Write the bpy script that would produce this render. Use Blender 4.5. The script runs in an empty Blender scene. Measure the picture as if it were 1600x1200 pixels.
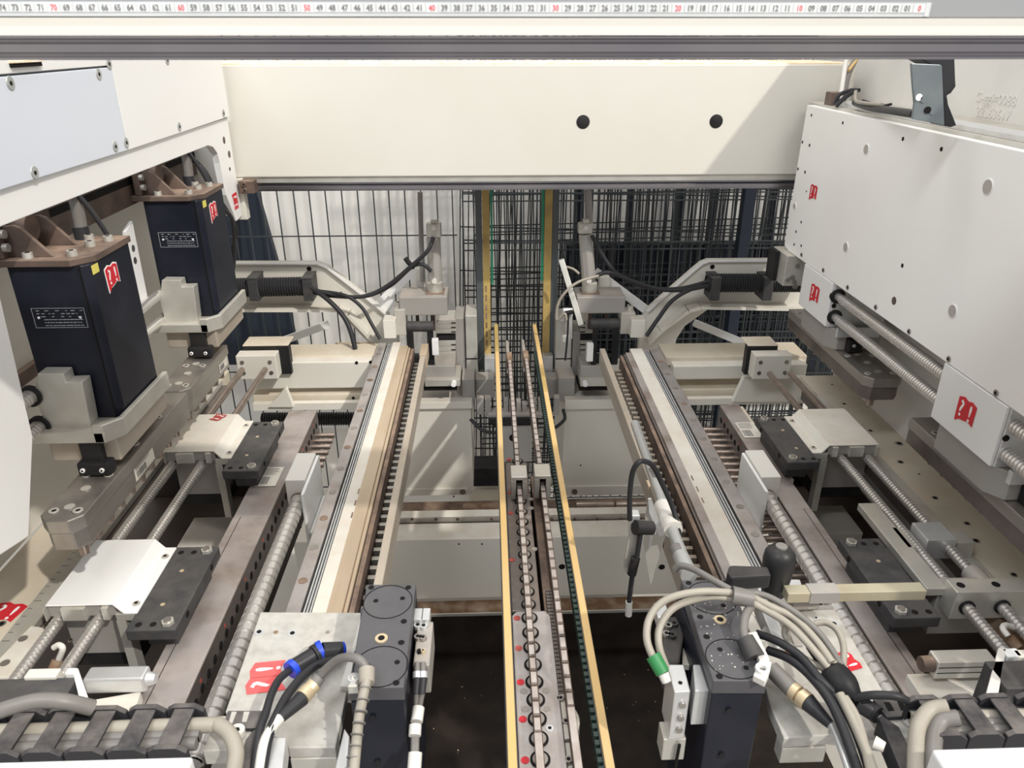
import bpy, bmesh, math, random
from mathutils import Vector, Matrix
random.seed(7)
S = bpy.context.scene
COL = S.collection
# ------------------------------------------------------------------ camera
FPX = 1170.0
PITCH = math.atan(542 / FPX)
YAW = math.atan(42 / math.hypot(FPX, 542))
cp, sp, cyw, syw = math.cos(PITCH), math.sin(PITCH), math.cos(YAW), math.sin(YAW)
FW = Vector((syw * cp, cyw * cp, -sp))
RT = Vector((cyw, -syw, 0))
UP = RT.cross(FW)
cam = bpy.data.objects.new('camera', bpy.data.cameras.new('camera'))
COL.objects.link(cam)
cam.data.sensor_width = 36
cam.data.lens = FPX / 1600 * 36
cam.data.clip_start = 0.02
cam.data.dof.use_dof = True; cam.data.dof.focus_distance = 1.9; cam.data.dof.aperture_fstop = 15
m3 = Matrix((RT, UP, -FW)).transposed()
cam.matrix_world = m3.to_4x4()
S.camera = cam
# ------------------------------------------------------------------ light
w = bpy.data.worlds.new('world'); S.world = w; w.use_nodes = True
bg = w.node_tree.nodes['Background']
bg.inputs[0].default_value = (1.0, 0.97, 0.93, 1); bg.inputs[1].default_value = 0.47
def area(name, loc, rot, sx, sy, power, color):
    l = bpy.data.lights.new(name, 'AREA'); l.shape = 'RECTANGLE'; l.size = sx; l.size_y = sy
    l.energy = power; l.color = color
    o = bpy.data.objects.new(name, l); o.location = loc; o.rotation_euler = rot; COL.objects.link(o); return o
area('hall_light', (0.3, 2.0, 3.0), (0, 0, 0), 3.0, 0.6, 46, (1, 0.97, 0.92))
area('hall_light', (-1.2, -0.6, 2.2), (math.radians(38), math.radians(-20), 0), 1.4, 0.5, 40, (0.93, 0.97, 1))
area('hall_light', (1.6, -0.4, 2.4), (math.radians(35), math.radians(28), 0), 1.4, 0.5, 24, (1, 0.98, 0.95))
sl = bpy.data.lights.new('sun', 'SUN'); sl.energy = 2.0; sl.angle = math.radians(1.2); sl.color = (1, 0.95, 0.86)
so = bpy.data.objects.new('sun', sl); COL.objects.link(so)
so.rotation_euler = Vector((-0.2, 0.22, -0.29)).to_track_quat('-Z', 'Y').to_euler()
S.view_settings.view_transform = 'Standard'; S.view_settings.look = 'None'
S.view_settings.gamma = 1; S.view_settings.use_curve_mapping = False
S.view_settings.exposure = 0.3

def P(px, py, x=None, y=None, z=None):
    d = (px - 800) * RT + (600 - py) * UP + FPX * FW
    t = x / d.x if x is not None else y / d.y if y is not None else z / d.z
    return d * t
# ------------------------------------------------------------------ materials
MATS = {}
def mat(name, col, rough=0.5, metal=0.0, col2=None, scale=18, amt=0.5, dust=0.0, dcol=(0.42, 0.30, 0.19), bump=0.0, bscale=120, stretch=(1, 1, 1), emit=0):
    m = bpy.data.materials.new(name); m.use_nodes = True
    n, l = m.node_tree.nodes, m.node_tree.links
    b = n['Principled BSDF']
    b.inputs['Roughness'].default_value = rough; b.inputs['Metallic'].default_value = metal
    tc = n.new('ShaderNodeNewGeometry'); mp = n.new('ShaderNodeMapping'); mp.inputs['Scale'].default_value = stretch
    l.new(tc.outputs['Position'], mp.inputs['Vector'])
    nz = n.new('ShaderNodeTexNoise'); nz.inputs['Scale'].default_value = scale; nz.inputs['Detail'].default_value = 6
    l.new(mp.outputs[0], nz.inputs['Vector'])
    rp = n.new('ShaderNodeMapRange'); rp.inputs[1].default_value = 0.42; rp.inputs[2].default_value = 0.72
    rp.inputs[3].default_value = 0; rp.inputs[4].default_value = amt
    l.new(nz.outputs[0], rp.inputs[0])
    mx = n.new('ShaderNodeMix'); mx.data_type = 'RGBA'
    mx.inputs[6].default_value = (*col, 1); mx.inputs[7].default_value = (*(col2 or [c * 0.8 for c in col]), 1)
    l.new(rp.outputs[0], mx.inputs[0])
    out = mx.outputs[2]
    if dust:
        sx = n.new('ShaderNodeSeparateXYZ'); l.new(tc.outputs['Normal'], sx.inputs[0])
        r2 = n.new('ShaderNodeMapRange'); r2.inputs[1].default_value = 0.4; r2.inputs[2].default_value = 0.95; r2.inputs[4].default_value = dust
        l.new(sx.outputs[2], r2.inputs[0])
        n2 = n.new('ShaderNodeTexNoise'); n2.inputs['Scale'].default_value = 14; n2.inputs['Detail'].default_value = 8; n2.inputs['Roughness'].default_value = 0.7
        l.new(tc.outputs['Position'], n2.inputs['Vector'])
        r3 = n.new('ShaderNodeMapRange'); r3.inputs[1].default_value = 0.35; r3.inputs[2].default_value = 0.65
        l.new(n2.outputs[0], r3.inputs[0])
        mu = n.new('ShaderNodeMath'); mu.operation = 'MULTIPLY'; l.new(r2.outputs[0], mu.inputs[0]); l.new(r3.outputs[0], mu.inputs[1])
        m2 = n.new('ShaderNodeMix'); m2.data_type = 'RGBA'; m2.inputs[7].default_value = (*dcol, 1)
        l.new(mu.outputs[0], m2.inputs[0]); l.new(out, m2.inputs[6]); out = m2.outputs[2]
        if metal:
            mm = n.new('ShaderNodeMath'); mm.operation = 'MULTIPLY_ADD'; mm.inputs[1].default_value = -metal; mm.inputs[2].default_value = metal
            l.new(mu.outputs[0], mm.inputs[0]); l.new(mm.outputs[0], b.inputs['Metallic'])
    l.new(out, b.inputs['Base Color'])
    if bump:
        n3 = n.new('ShaderNodeTexNoise'); n3.inputs['Scale'].default_value = bscale; n3.inputs['Detail'].default_value = 4
        l.new(mp.outputs[0], n3.inputs['Vector'])
        bp = n.new('ShaderNodeBump'); bp.inputs['Strength'].default_value = bump; bp.inputs['Distance'].default_value = 0.004
        l.new(n3.outputs[0], bp.inputs['Height']); l.new(bp.outputs[0], b.inputs['Normal'])
    MATS[name] = m
    return m
TAN = (0.50, 0.36, 0.24)
CREAM = mat('cream_paint', (0.72, 0.70, 0.645), 0.45, col2=(0.67, 0.64, 0.57), scale=3, dust=0.35, dcol=TAN)
WHITE = mat('white_paint', (0.82, 0.82, 0.82), 0.38, col2=(0.80, 0.79, 0.78), scale=4, amt=0.4)
GUARDW = mat('guard_white_paint', (0.91, 0.905, 0.89), 0.4, col2=(0.86, 0.84, 0.80), scale=4, amt=0.4)
COOLW = mat('cool_white_paint', (0.66, 0.70, 0.79), 0.35, col2=(0.63, 0.67, 0.76), scale=3, amt=0.4)
CAST = mat('cast_cream_paint', (0.80, 0.785, 0.75), 0.6, scale=6, dust=0.4, dcol=TAN, bump=0.12, bscale=40)
TABLE = mat('dusty_table', (0.66, 0.60, 0.50), 0.6, col2=(0.50, 0.43, 0.34), scale=9, amt=0.6, dust=0.45, dcol=(0.58, 0.47, 0.34))
DUST = mat('wood_dust', (0.90, 0.70, 0.48), 0.9, col2=(0.97, 0.90, 0.76), scale=40, amt=1, bump=0.6)
STEEL = mat('brushed_steel', (0.42, 0.40, 0.38), 0.34, 0.85, col2=(0.30, 0.27, 0.25), scale=30, amt=0.7, dust=0.25, stretch=(1, 0.2, 1))
RAILM = mat('rail_steel', (0.58, 0.55, 0.55), 0.3, 0.8, col2=(0.40, 0.36, 0.35), scale=22, amt=0.8, dust=0.25)
DSTEEL = mat('dark_steel', (0.20, 0.175, 0.165), 0.42, 0.6, col2=(0.11, 0.09, 0.085), scale=14, amt=0.8, dust=0.45, dcol=(0.36, 0.29, 0.24))
BEAMST = mat('oxidised_beam_steel', (0.44, 0.40, 0.39), 0.40, 0.4, col2=(0.20, 0.15, 0.12), scale=10, amt=0.9, dust=0.45, dcol=(0.48, 0.41, 0.37))
RUST = mat('rust', (0.17, 0.095, 0.05), 0.8, col2=(0.36, 0.28, 0.21), scale=22, amt=0.9)
BRACK = mat('dusty_brown_bracket', (0.15, 0.105, 0.085), 0.65, 0.1, col2=(0.05, 0.035, 0.03), scale=16, amt=0.9, dust=0.7, dcol=(0.40, 0.28, 0.20))
ALU = mat('aluminium', (0.62, 0.61, 0.57), 0.42, 0.55, col2=(0.48, 0.46, 0.41), scale=20, amt=0.6, dust=0.35, dcol=(0.62, 0.50, 0.36))
ALUB = mat('clean_aluminium', (0.72, 0.73, 0.74), 0.35, 0.6, col2=(0.58, 0.58, 0.58), scale=40, amt=0.5)
ALUG = mat('grey_cast_alu', (0.36, 0.345, 0.33), 0.5, 0.2, col2=(0.30, 0.28, 0.26), scale=10, amt=0.5, dust=0.5, dcol=(0.52, 0.42, 0.33))
PLATE = mat('speckled_plate', (0.52, 0.51, 0.48), 0.5, 0.1, col2=(0.33, 0.32, 0.30), scale=60, amt=0.6, dust=0.15)
BLACK = mat('black_anodised', (0.010, 0.012, 0.021), 0.36, 0.0, col2=(0.022, 0.024, 0.036), scale=12, amt=0.6)
BLKPL = mat('black_plate', (0.050, 0.050, 0.054), 0.5, 0.0, col2=(0.09, 0.085, 0.08), scale=35, amt=0.6, dust=0.35, dcol=(0.17, 0.15, 0.13))
VOID = mat('bore_black', (0.008, 0.007, 0.007), 0.8)
RUBBER = mat('black_rubber', (0.014, 0.014, 0.016), 0.5, col2=(0.05, 0.045, 0.04), scale=20, amt=0.4)
DGREY = mat('dark_grey_profile', (0.10, 0.115, 0.125), 0.5, 0.2, dust=0.2)
CABG = mat('grey_cable', (0.19, 0.18, 0.17), 0.45, col2=(0.13, 0.12, 0.11), scale=20)
CABL = mat('beige_cable', (0.36, 0.33, 0.28), 0.5, col2=(0.27, 0.245, 0.21), scale=25)
CABB = mat('dark_cable', (0.032, 0.032, 0.036), 0.42)
CHAINP = mat('cable_chain_plastic', (0.035, 0.035, 0.04), 0.5, col2=(0.03, 0.03, 0.035), scale=20, dust=0.55, dcol=(0.27, 0.24, 0.22))
YEL = mat('yellow_belt', (0.60, 0.42, 0.20), 0.55, col2=(0.68, 0.44, 0.15), scale=16, amt=0.8, stretch=(1, 0.3, 0.3))
YELD = mat('aged_yellow_belt', (0.52, 0.37, 0.13), 0.6, col2=(0.33, 0.23, 0.09), scale=16, amt=0.8)
GREEN = mat('green_edge', (0.02, 0.30, 0.16), 0.5)
DGREEN = mat('green_belt_teeth', (0.022, 0.040, 0.034), 0.6)
BARM = mat('dusty_bar_steel', (0.46, 0.41, 0.35), 0.5, 0.2, col2=(0.34, 0.28, 0.22), scale=20, amt=0.8, stretch=(1, .15, 1), dust=0.4, dcol=(0.55, 0.45, 0.34))
GEARPL = mat('gear_plate_grey', (0.082, 0.082, 0.092), 0.45, 0.1, col2=(0.11, 0.105, 0.11), scale=30, amt=0.5, dust=0.15, dcol=(0.2, 0.19, 0.18))
WOOD = mat('tan_slide_strip', (0.47, 0.38, 0.28), 0.6, col2=(0.32, 0.24, 0.17), scale=20, amt=0.8, stretch=(1, 0.12, 1), dust=0.3)
CHAIN = mat('chain_block', (0.42, 0.36, 0.33), 0.45, 0.35, col2=(0.62, 0.58, 0.55), scale=30, amt=0.8)
CHAIND = mat('chain_gap', (0.10, 0.065, 0.05), 0.6)
RED = mat('red_sticker', (0.62, 0.015, 0.03), 0.4)
REDF = mat('faded_red_sticker', (0.42, 0.07, 0.06), 0.5)
REDL = mat('pale_red_sticker', (0.85, 0.12, 0.12), 0.5)
STW = mat('sticker_white', (0.88, 0.88, 0.88), 0.4)
YST = mat('yellow_sticker', (0.72, 0.64, 0.14), 0.5)
PAPER = mat('paper_label', (0.68, 0.65, 0.58), 0.6, col2=(0.58, 0.53, 0.45), scale=40)
INK = mat('grey_print', (0.10, 0.10, 0.11), 0.6)
LINK = mat('pale_print', (0.42, 0.44, 0.47), 0.6)
REDI = mat('red_print', (0.85, 0.06, 0.10), 0.6)
TAPE = mat('tape_grey_white', (0.66, 0.69, 0.71), 0.4)
TAPEW = mat('tape_cell_white', (0.77, 0.79, 0.80), 0.4)
EXTR = mat('extrusion_grey', (0.42, 0.43, 0.45), 0.4, 0.3, stretch=(0.1, 1, 1))
ZINC = mat('zinc_plate', (0.20, 0.235, 0.255), 0.4, 0.5, col2=(0.27, 0.30, 0.32), scale=16, amt=0.8)
BRASS = mat('brass', (0.66, 0.54, 0.36), 0.4, 0.4)
BLUE = mat('blue_ring', (0.02, 0.07, 0.62), 0.4)
GRN = mat('green_sleeve', (0.03, 0.22, 0.07), 0.5)
PLASW = mat('white_plastic', (0.68, 0.665, 0.63), 0.45, col2=(0.70, 0.66, 0.60), scale=30)
KNOB = mat('black_knob', (0.028, 0.028, 0.03), 0.4, dust=0.3, dcol=(0.15, 0.13, 0.12))
PIPE = mat('grey_pipe', (0.50, 0.51, 0.51), 0.35, 0.5, col2=(0.38, 0.38, 0.38), scale=20)
TRAY = mat('dark_tray', (0.018, 0.014, 0.012), 0.6, col2=(0.045, 0.032, 0.024), scale=12, amt=0.7, bump=0.2)
WALLM = mat('painted_concrete', (0.74, 0.73, 0.71), 0.75, col2=(0.62, 0.60, 0.57), scale=2.2, amt=0.5, bump=0.9, bscale=6)
FLOORM = mat('concrete_floor', (0.52, 0.50, 0.46), 0.7, scale=3, bump=0.1)
WIRE = mat('fence_wire', (0.025, 0.03, 0.035), 0.45)
NAVY = mat('dark_board', (0.016, 0.022, 0.035), 0.5)
ORANGE = mat('orange_sleeve', (0.62, 0.28, 0.10), 0.5)
PINM = mat('pin_steel', (0.38, 0.31, 0.27), 0.3, 0.8, col2=(0.2, 0.15, 0.12), scale=40)
SCREW = mat('ball_screw_steel', (0.74, 0.72, 0.70), 0.27, 0.75, col2=(0.55, 0.50, 0.46), scale=8, amt=0.35)
for m_ in (BLACK, CABB, RUBBER, CHAINP, KNOB, BLKPL, TRAY, NAVY, VOID): m_.node_tree.nodes['Principled BSDF'].inputs['Specular IOR Level'].default_value = 0.25
# ------------------------------------------------------------------ object helpers
def wl(o):
    v = Vector((0, 0, 0))
    while o: v += o.location; o = o.parent
    return v
def tag(o, label, cat, group=None, kind=None):
    o['label'] = label; o['category'] = cat
    if group: o['group'] = group
    if kind: o['kind'] = kind
    return o
def thing(name, loc, label, cat, group=None):
    o = bpy.data.objects.new(name, None); COL.objects.link(o); o.location = loc; o.empty_display_size = 0.02
    return tag(o, label, cat, group)
class G:
    def __init__(s): s.v = []; s.f = []; s.sm = []
    def add(s, vs, fs, sm=False):
        n = len(s.v); s.v += [Vector(v) for v in vs]; s.f += [tuple(i + n for i in f) for f in fs]; s.sm += [sm] * len(fs); return s
    def box(s, x0, x1, y0, y1, z0, z1):
        x0, x1 = sorted((x0, x1)); y0, y1 = sorted((y0, y1)); z0, z1 = sorted((z0, z1))
        return s.add([(x0, y0, z0), (x1, y0, z0), (x1, y1, z0), (x0, y1, z0), (x0, y0, z1), (x1, y0, z1), (x1, y1, z1), (x0, y1, z1)],
                     [(0, 3, 2, 1), (4, 5, 6, 7), (0, 1, 5, 4), (1, 2, 6, 5), (2, 3, 7, 6), (3, 0, 4, 7)])
    def ext(s, pts, d):                       # prism: outline extruded by vector d
        d = Vector(d); pts = [Vector(p) for p in pts]; n = len(pts)
        nr = Vector((0, 0, 0))
        for i in range(n): nr += pts[i].cross(pts[(i + 1) % n])
        if nr.dot(d) > 0: pts = pts[::-1]
        return s.add(pts + [p + d for p in pts], [tuple(range(n)), tuple(range(2 * n - 1, n - 1, -1))] + [(i, i + n, (i + 1) % n + n, (i + 1) % n) for i in range(n)])
    def cyl(s, a, b, r, r2=None, n=16, cap=True):
        a, b = Vector(a), Vector(b); r2 = r if r2 is None else r2
        q = (b - a).to_track_quat('Z', 'Y'); vs = []
        for c, rr in ((a, r), (b, r2)):
            for i in range(n):
                t = 2 * math.pi * i / n; vs.append(c + q @ Vector((rr * math.cos(t), rr * math.sin(t), 0)))
        s.add(vs, [(i, (i + 1) % n, (i + 1) % n + n, i + n) for i in range(n)], True)
        if cap:
            k = len(s.v) - 2 * n
            s.f += [tuple(k + i for i in range(n - 1, -1, -1)), tuple(k + n + i for i in range(n))]; s.sm += [False, False]
        return s
    def lathe(s, a, b, prof, n=20):           # prof: [(t along axis in metres, radius)]
        a, b = Vector(a), Vector(b); d = (b - a).normalized(); q = d.to_track_quat('Z', 'Y'); vs = []
        for t, r in prof:
            for i in range(n):
                u = 2 * math.pi * i / n; vs.append(a + d * t + q @ Vector((r * math.cos(u), r * math.sin(u), 0)))
        fs = [(j * n + i, j * n + (i + 1) % n, (j + 1) * n + (i + 1) % n, (j + 1) * n + i) for j in range(len(prof) - 1) for i in range(n)]
        return s.add(vs, fs, True)
    def helix(s, a, b, r, depth, pitch, n=20, per=8, groove=0.35):
        a, b = Vector(a), Vector(b); L = (b - a).length; q = (b - a).to_track_quat('Z', 'Y'); d = (b - a).normalized()
        pf = ((0, r), ((1 - groove) * .96, r), (1 - groove * .72, r - depth), (1 - groove * .22, r - depth), (1, r)); m = len(pf)
        vs = []; T = int((L / pitch + 1) * n)
        for j in range(T + 1):
            u = 2 * math.pi * j / n; cs = Vector((math.cos(u), math.sin(u), 0))
            for sp, rr in pf:
                t = min(max(pitch * (j / n - 1 + sp), 0), L); vs.append(a + d * t + q @ (cs * rr))
        s.add(vs, [(j * m + k, (j + 1) * m + k, (j + 1) * m + k + 1, j * m + k + 1) for j in range(T) for k in range(m - 1)], True)
        for e in (a, b):
            k = len(s.v); s.v += [e + q @ Vector(((r - depth) * math.cos(2 * math.pi * i / n), (r - depth) * math.sin(2 * math.pi * i / n), 0)) for i in range(n)]
            s.f += [tuple(range(k, k + n))[::(-1 if e is a else 1)]]; s.sm += [False]
        return s
    def tube(s, pts, r, n=10, sub=6):
        pts = [Vector(p) for p in pts]
        if sub > 1 and len(pts) > 2:
            q = []
            for i in range(len(pts) - 1):
                p0, p1, p2, p3 = pts[max(i - 1, 0)], pts[i], pts[i + 1], pts[min(i + 2, len(pts) - 1)]
                for k in range(sub):
                    t = k / sub
                    q.append(0.5 * ((2 * p1) + (p2 - p0) * t + (2 * p0 - 5 * p1 + 4 * p2 - p3) * t * t + (3 * p1 - p0 - 3 * p2 + p3) * t ** 3))
            pts = q + [pts[-1]]
        vs = []; ref = None
        for i, p in enumerate(pts):
            d = (pts[min(i + 1, len(pts) - 1)] - pts[max(i - 1, 0)]).normalized()
            if ref is None: ref = d.orthogonal().normalized()
            ref = (ref - d * ref.dot(d)).normalized(); o = d.cross(ref)
            for k in range(n):
                u = 2 * math.pi * k / n; vs.append(p + r * (math.cos(u) * ref + math.sin(u) * o))
        m = len(pts); k = len(s.v)
        s.add(vs, [(j * n + i, j * n + (i + 1) % n, (j + 1) * n + (i + 1) % n, (j + 1) * n + i) for j in range(m - 1) for i in range(n)], True)
        s.f += [tuple(k + i for i in range(n - 1, -1, -1)), tuple(k + (m - 1) * n + i for i in range(n))]; s.sm += [False] * 2
        return s
    def build(s, name, material, parent=None, bevel=0.0, label=None):
        me = bpy.data.meshes.new(name)
        if parent is None:
            xs = [v.x for v in s.v]; ys = [v.y for v in s.v]; zs = [v.z for v in s.v]
            base = Vector(((min(xs) + max(xs)) / 2, (min(ys) + max(ys)) / 2, min(zs)))
        else: base = wl(parent)
        me.from_pydata([v - base for v in s.v], [], s.f)
        me.materials.append(material); me.polygons.foreach_set('use_smooth', s.sm); me.update()
        if any(s.sm): me.set_sharp_from_angle(angle=math.radians(38))
        o = bpy.data.objects.new(name, me); COL.objects.link(o)
        if parent is None: o.location = base
        else: o.parent = parent
        if bevel:
            b = o.modifiers.new('bevel', 'BEVEL'); b.width = bevel; b.segments = 2; b.limit_method = 'ANGLE'; b.angle_limit = math.radians(40)
        if label: o['label'] = label
        return o
def B(name, m, parent, x0, x1, y0, y1, z0, z1, bevel=0.0012):
    return G().box(x0, x1, y0, y1, z0, z1).build(name, m, parent, bevel)
def C(name, m, parent, a, b, r, r2=None, n=16, bevel=0):
    return G().cyl(a, b, r, r2, n).build(name, m, parent, bevel)
def pp(pts, **k): return [P(a, b, **k) for a, b in pts]
def tb(z, xl, xr, yn, yf, h):                 # axis-aligned box whose TOP face at height z runs from row yn (near) to row yf (far)
    a, b = P(xl, yn, z=z), P(xr, yn, z=z); yfar = P((xl + xr) / 2, yf, z=z).y; yy = (a.y + b.y) / 2
    return (a.x, b.x, yy, yfar, z - h, z)
def fb(y, xl, xr, yt, yb, d):                 # box whose FRONT face stands at depth y
    a, b = P(xl, (yt + yb) / 2, y=y), P(xr, (yt + yb) / 2, y=y); t, u = P((xl + xr) / 2, yt, y=y), P((xl + xr) / 2, yb, y=y)
    return (a.x, b.x, y, y + d, u.z, t.z)
def grow(b, x0=0, x1=0, y0=0, y1=0, z0=0, z1=0): return (b[0] + x0, b[1] + x1, b[2] + y0, b[3] + y1, b[4] + z0, b[5] + z1)
def text(s, name, size, origin, xd, yd, m, parent, extr=0.0003, bold=0.0, sx=1.0):
    cu = bpy.data.curves.new('t', 'FONT'); cu.body = s; cu.size = size; cu.align_x = 'CENTER'; cu.align_y = 'CENTER'; cu.extrude = extr; cu.offset = bold
    cu.resolution_u = 2
    to = bpy.data.objects.new('t', cu); COL.objects.link(to)
    bpy.context.view_layer.update()
    me = bpy.data.meshes.new_from_object(to.evaluated_get(bpy.context.evaluated_depsgraph_get()))
    bpy.data.objects.remove(to); bpy.data.curves.remove(cu)
    xd, yd = Vector(xd).normalized(), Vector(yd).normalized(); zd = xd.cross(yd); o0 = Vector(origin) - wl(parent)
    for v in me.vertices:
        c = v.co.copy(); v.co = o0 + xd * c.x * sx + yd * c.y + zd * c.z
    me.materials.clear(); me.materials.append(m)
    o = bpy.data.objects.new(name, me); COL.objects.link(o); o.parent = parent
    return o
def qsticker(parent, c, xd, yd, wd, m=None, rim=True):   # red flag-shaped ?! warning sticker
    m = m or RED
    xd, yd = Vector(xd).normalized(), Vector(yd).normalized(); nd = xd.cross(yd); c = Vector(c) + nd * 0.0006
    h = wd * 0.95
    o = [(-.5, .40), (-.22, .50), (0, .43), (.24, .50), (.5, .42), (.5, -.36), (.24, -.28), (0, -.36), (-.24, -.40), (-.46, -.56), (-.48, -.42)]
    if rim:
        G().ext([c - nd * 0.0006 + xd * a * wd * 1.12 + yd * b * h * 1.12 for a, b in o], nd * 0.0005).build('sticker_border', STW, parent)
    st = G().ext([c + xd * a * wd + yd * b * h for a, b in o], nd * 0.0005).build('warning_sticker', m, parent, label='red ?! warning sticker')
    text('?', 'question_mark', wd * 0.86, c + nd * 0.0008 - xd * wd * .25, xd, yd, STW, st, 0.0002, wd * 0.006)
    text('!', 'exclamation_mark', wd * 0.86, c + nd * 0.0008 + xd * wd * .25, xd, yd, STW, st, 0.0002, wd * 0.006)
    G().ext([c + nd * .0006 + xd * a * wd + yd * b * h for a, b in ((-.012, -.35), (.012, -.35), (.012, .42), (-.012, .42))], nd * .0001).build('fold_line', REDF, st)
    return st
def bolt(parent, c, r, axis=(0, 0, 1), h=None, m=None, name='bolt'):
    c = Vector(c); ax = Vector(axis).normalized(); h = h or r * 0.9
    b = G().cyl(c, c + ax * h, r, r * 0.94, 12).build(name, m or STEEL, parent)
    G().cyl(c + ax * h, c + ax * (h + 0.0004), r * 0.5, n=6).build('socket', VOID, b)
    return b
def hole(parent, c, r, axis=(0, 0, 1), m=None, name='bore'):
    c = Vector(c); ax = Vector(axis).normalized()
    return G().cyl(c - ax * 0.002, c + ax * 0.0006, r, n=14).build(name, m or VOID, parent)
def dup(root, off, label=None):
    r = root.copy(); COL.objects.link(r); r.location = root.location + Vector(off)
    if label: r['label'] = label
    def rec(a, b):
        for ch in a.children:
            c = ch.copy(); COL.objects.link(c); c.parent = b; rec(ch, c)
    rec(root, r)
    return r
def struct(name, g, m, bevel=0):
    o = g.build(name, m, None, bevel); o['kind'] = 'structure'; return o
# ================================================================== SETTING
WY = 3.85
struct('floor', G().box(-3.2, 3.4, -0.6, WY + .1, -2.15, -2.05), FLOORM)
struct('wall_back', G().box(-3.2, 3.4, WY, WY + .1, -2.05, 1.2), WALLM)
# ================================================================== FRONT BEAM (nearest)
fy = 0.68
zp = lambda py, y=fy: P(800, py, y=y).z
t = thing('gantry_beam', (0.15, fy, zp(56)), 'front gantry beam across the top edge of the photo, carrying the tape measure', 'machine beam')
B('extrusion', EXTR, t, -0.75, 1.0, fy, fy + .10, zp(27.5), 0.16)
G().ext([(-.75, fy - .001, zp(28)), (-.75, fy - .001, zp(42)), (-.75, fy - .0015, zp(42.2)), (-.75, fy - .0025, zp(55)), (-.75, fy + .1, zp(55)), (-.75, fy + .1, zp(28))], (1.75, 0, 0)).build('painted_lip', CREAM, t)
pr = [(0.004, 56), (-.006, 57), (-.006, 60), (-.001, 62), (-.001, 66), (-.008, 69), (-.008, 81), (-.003, 83), (-.003, 88), (-.007, 89), (-.007, 93), (0.06, 93), (0.06, 56)]
G().ext([(-.75, fy + a, zp(b)) for a, b in pr], (1.75, 0, 0)).build('guide_rail', mat('gantry_rail_steel', (0.30, 0.29, 0.32), 0.25, 0.85, col2=(0.42, 0.40, 0.40), scale=5, amt=0.8), t)
# tape measure
TINK = mat('tape_print', (0.22, 0.22, 0.23), .6); TREDI = mat('tape_red_print', (0.80, 0.16, 0.20), .6)
tm = thing('tape_measure', (0, fy - .001, zp(26)), 'white tape measure with red tens, stuck along the front gantry beam', 'tape measure')
x0 = P(1435, 14, y=fy).x; cm = (x0 - P(86, 14, y=fy).x) / 70
B('tape_strip', TAPE, tm, x0 - 80 * cm, P(1453, 14, y=fy).x, fy - .0012, fy, zp(26), zp(3.5), 0)
for i in range(0, 78):
    xc = x0 - i * cm; c = B('scale_cell', TAPEW if i % 10 else STW, tm, xc - cm * .46, xc + cm * .46, fy - .0016, fy - .0011, zp(19.5), zp(6), 0)
    s = '%02d' % i if 0 < i else '0'
    text(s, 'numeral', 0.0062, (xc, fy - .0018, zp(13)), (1, 0, 0), (0, 0, 1), TINK if i % 10 else TREDI, c, 0.0001, 0.00012, 0.85)
B('scale_ticks', TAPEW, tm, x0 + cm * .5, P(1451, 14, y=fy).x, fy - .0016, fy - .0011, zp(25.5), zp(4), 0)
# ================================================================== REAR BEAM
ry = 2.18
rz = lambda py: P(800, py, y=ry).z
t = thing('cross_beam', (0.1, ry, rz(297)), 'wide cream cross beam with two round black plugs, spanning behind the machine', 'machine beam')
B('beam_body', CREAM, t, -0.80, 1.01, ry, ry + .30, rz(275), rz(101), .003)
B('wood_dust_layer', DUST, t, -0.78, 1.0, ry + .004, ry + .29, rz(101), rz(101) + .004, .001)
B('lower_flange', ALU, t, -0.76, 1.01, ry + .006, ry + .28, rz(284), rz(275), 0)
G().ext([(-.72, ry + a, rz(b)) for a, b in [(.010, 284), (.010, 287), (.016, 288), (.006, 290), (.006, 295), (.014, 296), (.014, 298), (.06, 298), (.06, 284)]], (1.72, 0, 0)).build('guide_rail', MATS['gantry_rail_steel'], t)
for px, py in ((911, 190.5), (1119, 189.5)):
    c = P(px, py, y=ry)
    G().lathe(c + Vector((0, .001, 0)), c + Vector((0, -1, 0)), [(0, 0.0185), (.002, .0185), (.0028, .0165), (.0028, 0.0001)], 24).build('black_plug', RUBBER, t)
# rail end carriage on the left of the rail
c = P(384, 293, y=ry - .03)
tc = thing('rail_end_stop', c, 'small dusty brown bolted stop at the left end of the cross beam rail', 'rail stop')
B('block', BRACK, tc, c.x - .02, c.x + .022, ry - .03, ry + .02, c.z - .017, c.z + .017)
for dz in (-.008, .009): bolt(tc, (c.x - .003, ry - .03, c.z + dz), .006, (0, -1, 0), .005, BRACK)
# ================================================================== LEFT UPPER FRAME
XL = -0.70
pl = lambda px, py, x=XL: P(px, py, x=x)
zt, zb_ = -0.048, -0.2
t = thing('portal_casting', (XL, 1.4, -.46), 'white C-shaped side frame on the left holding the cover panels above the two black motors', 'machine frame')
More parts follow.
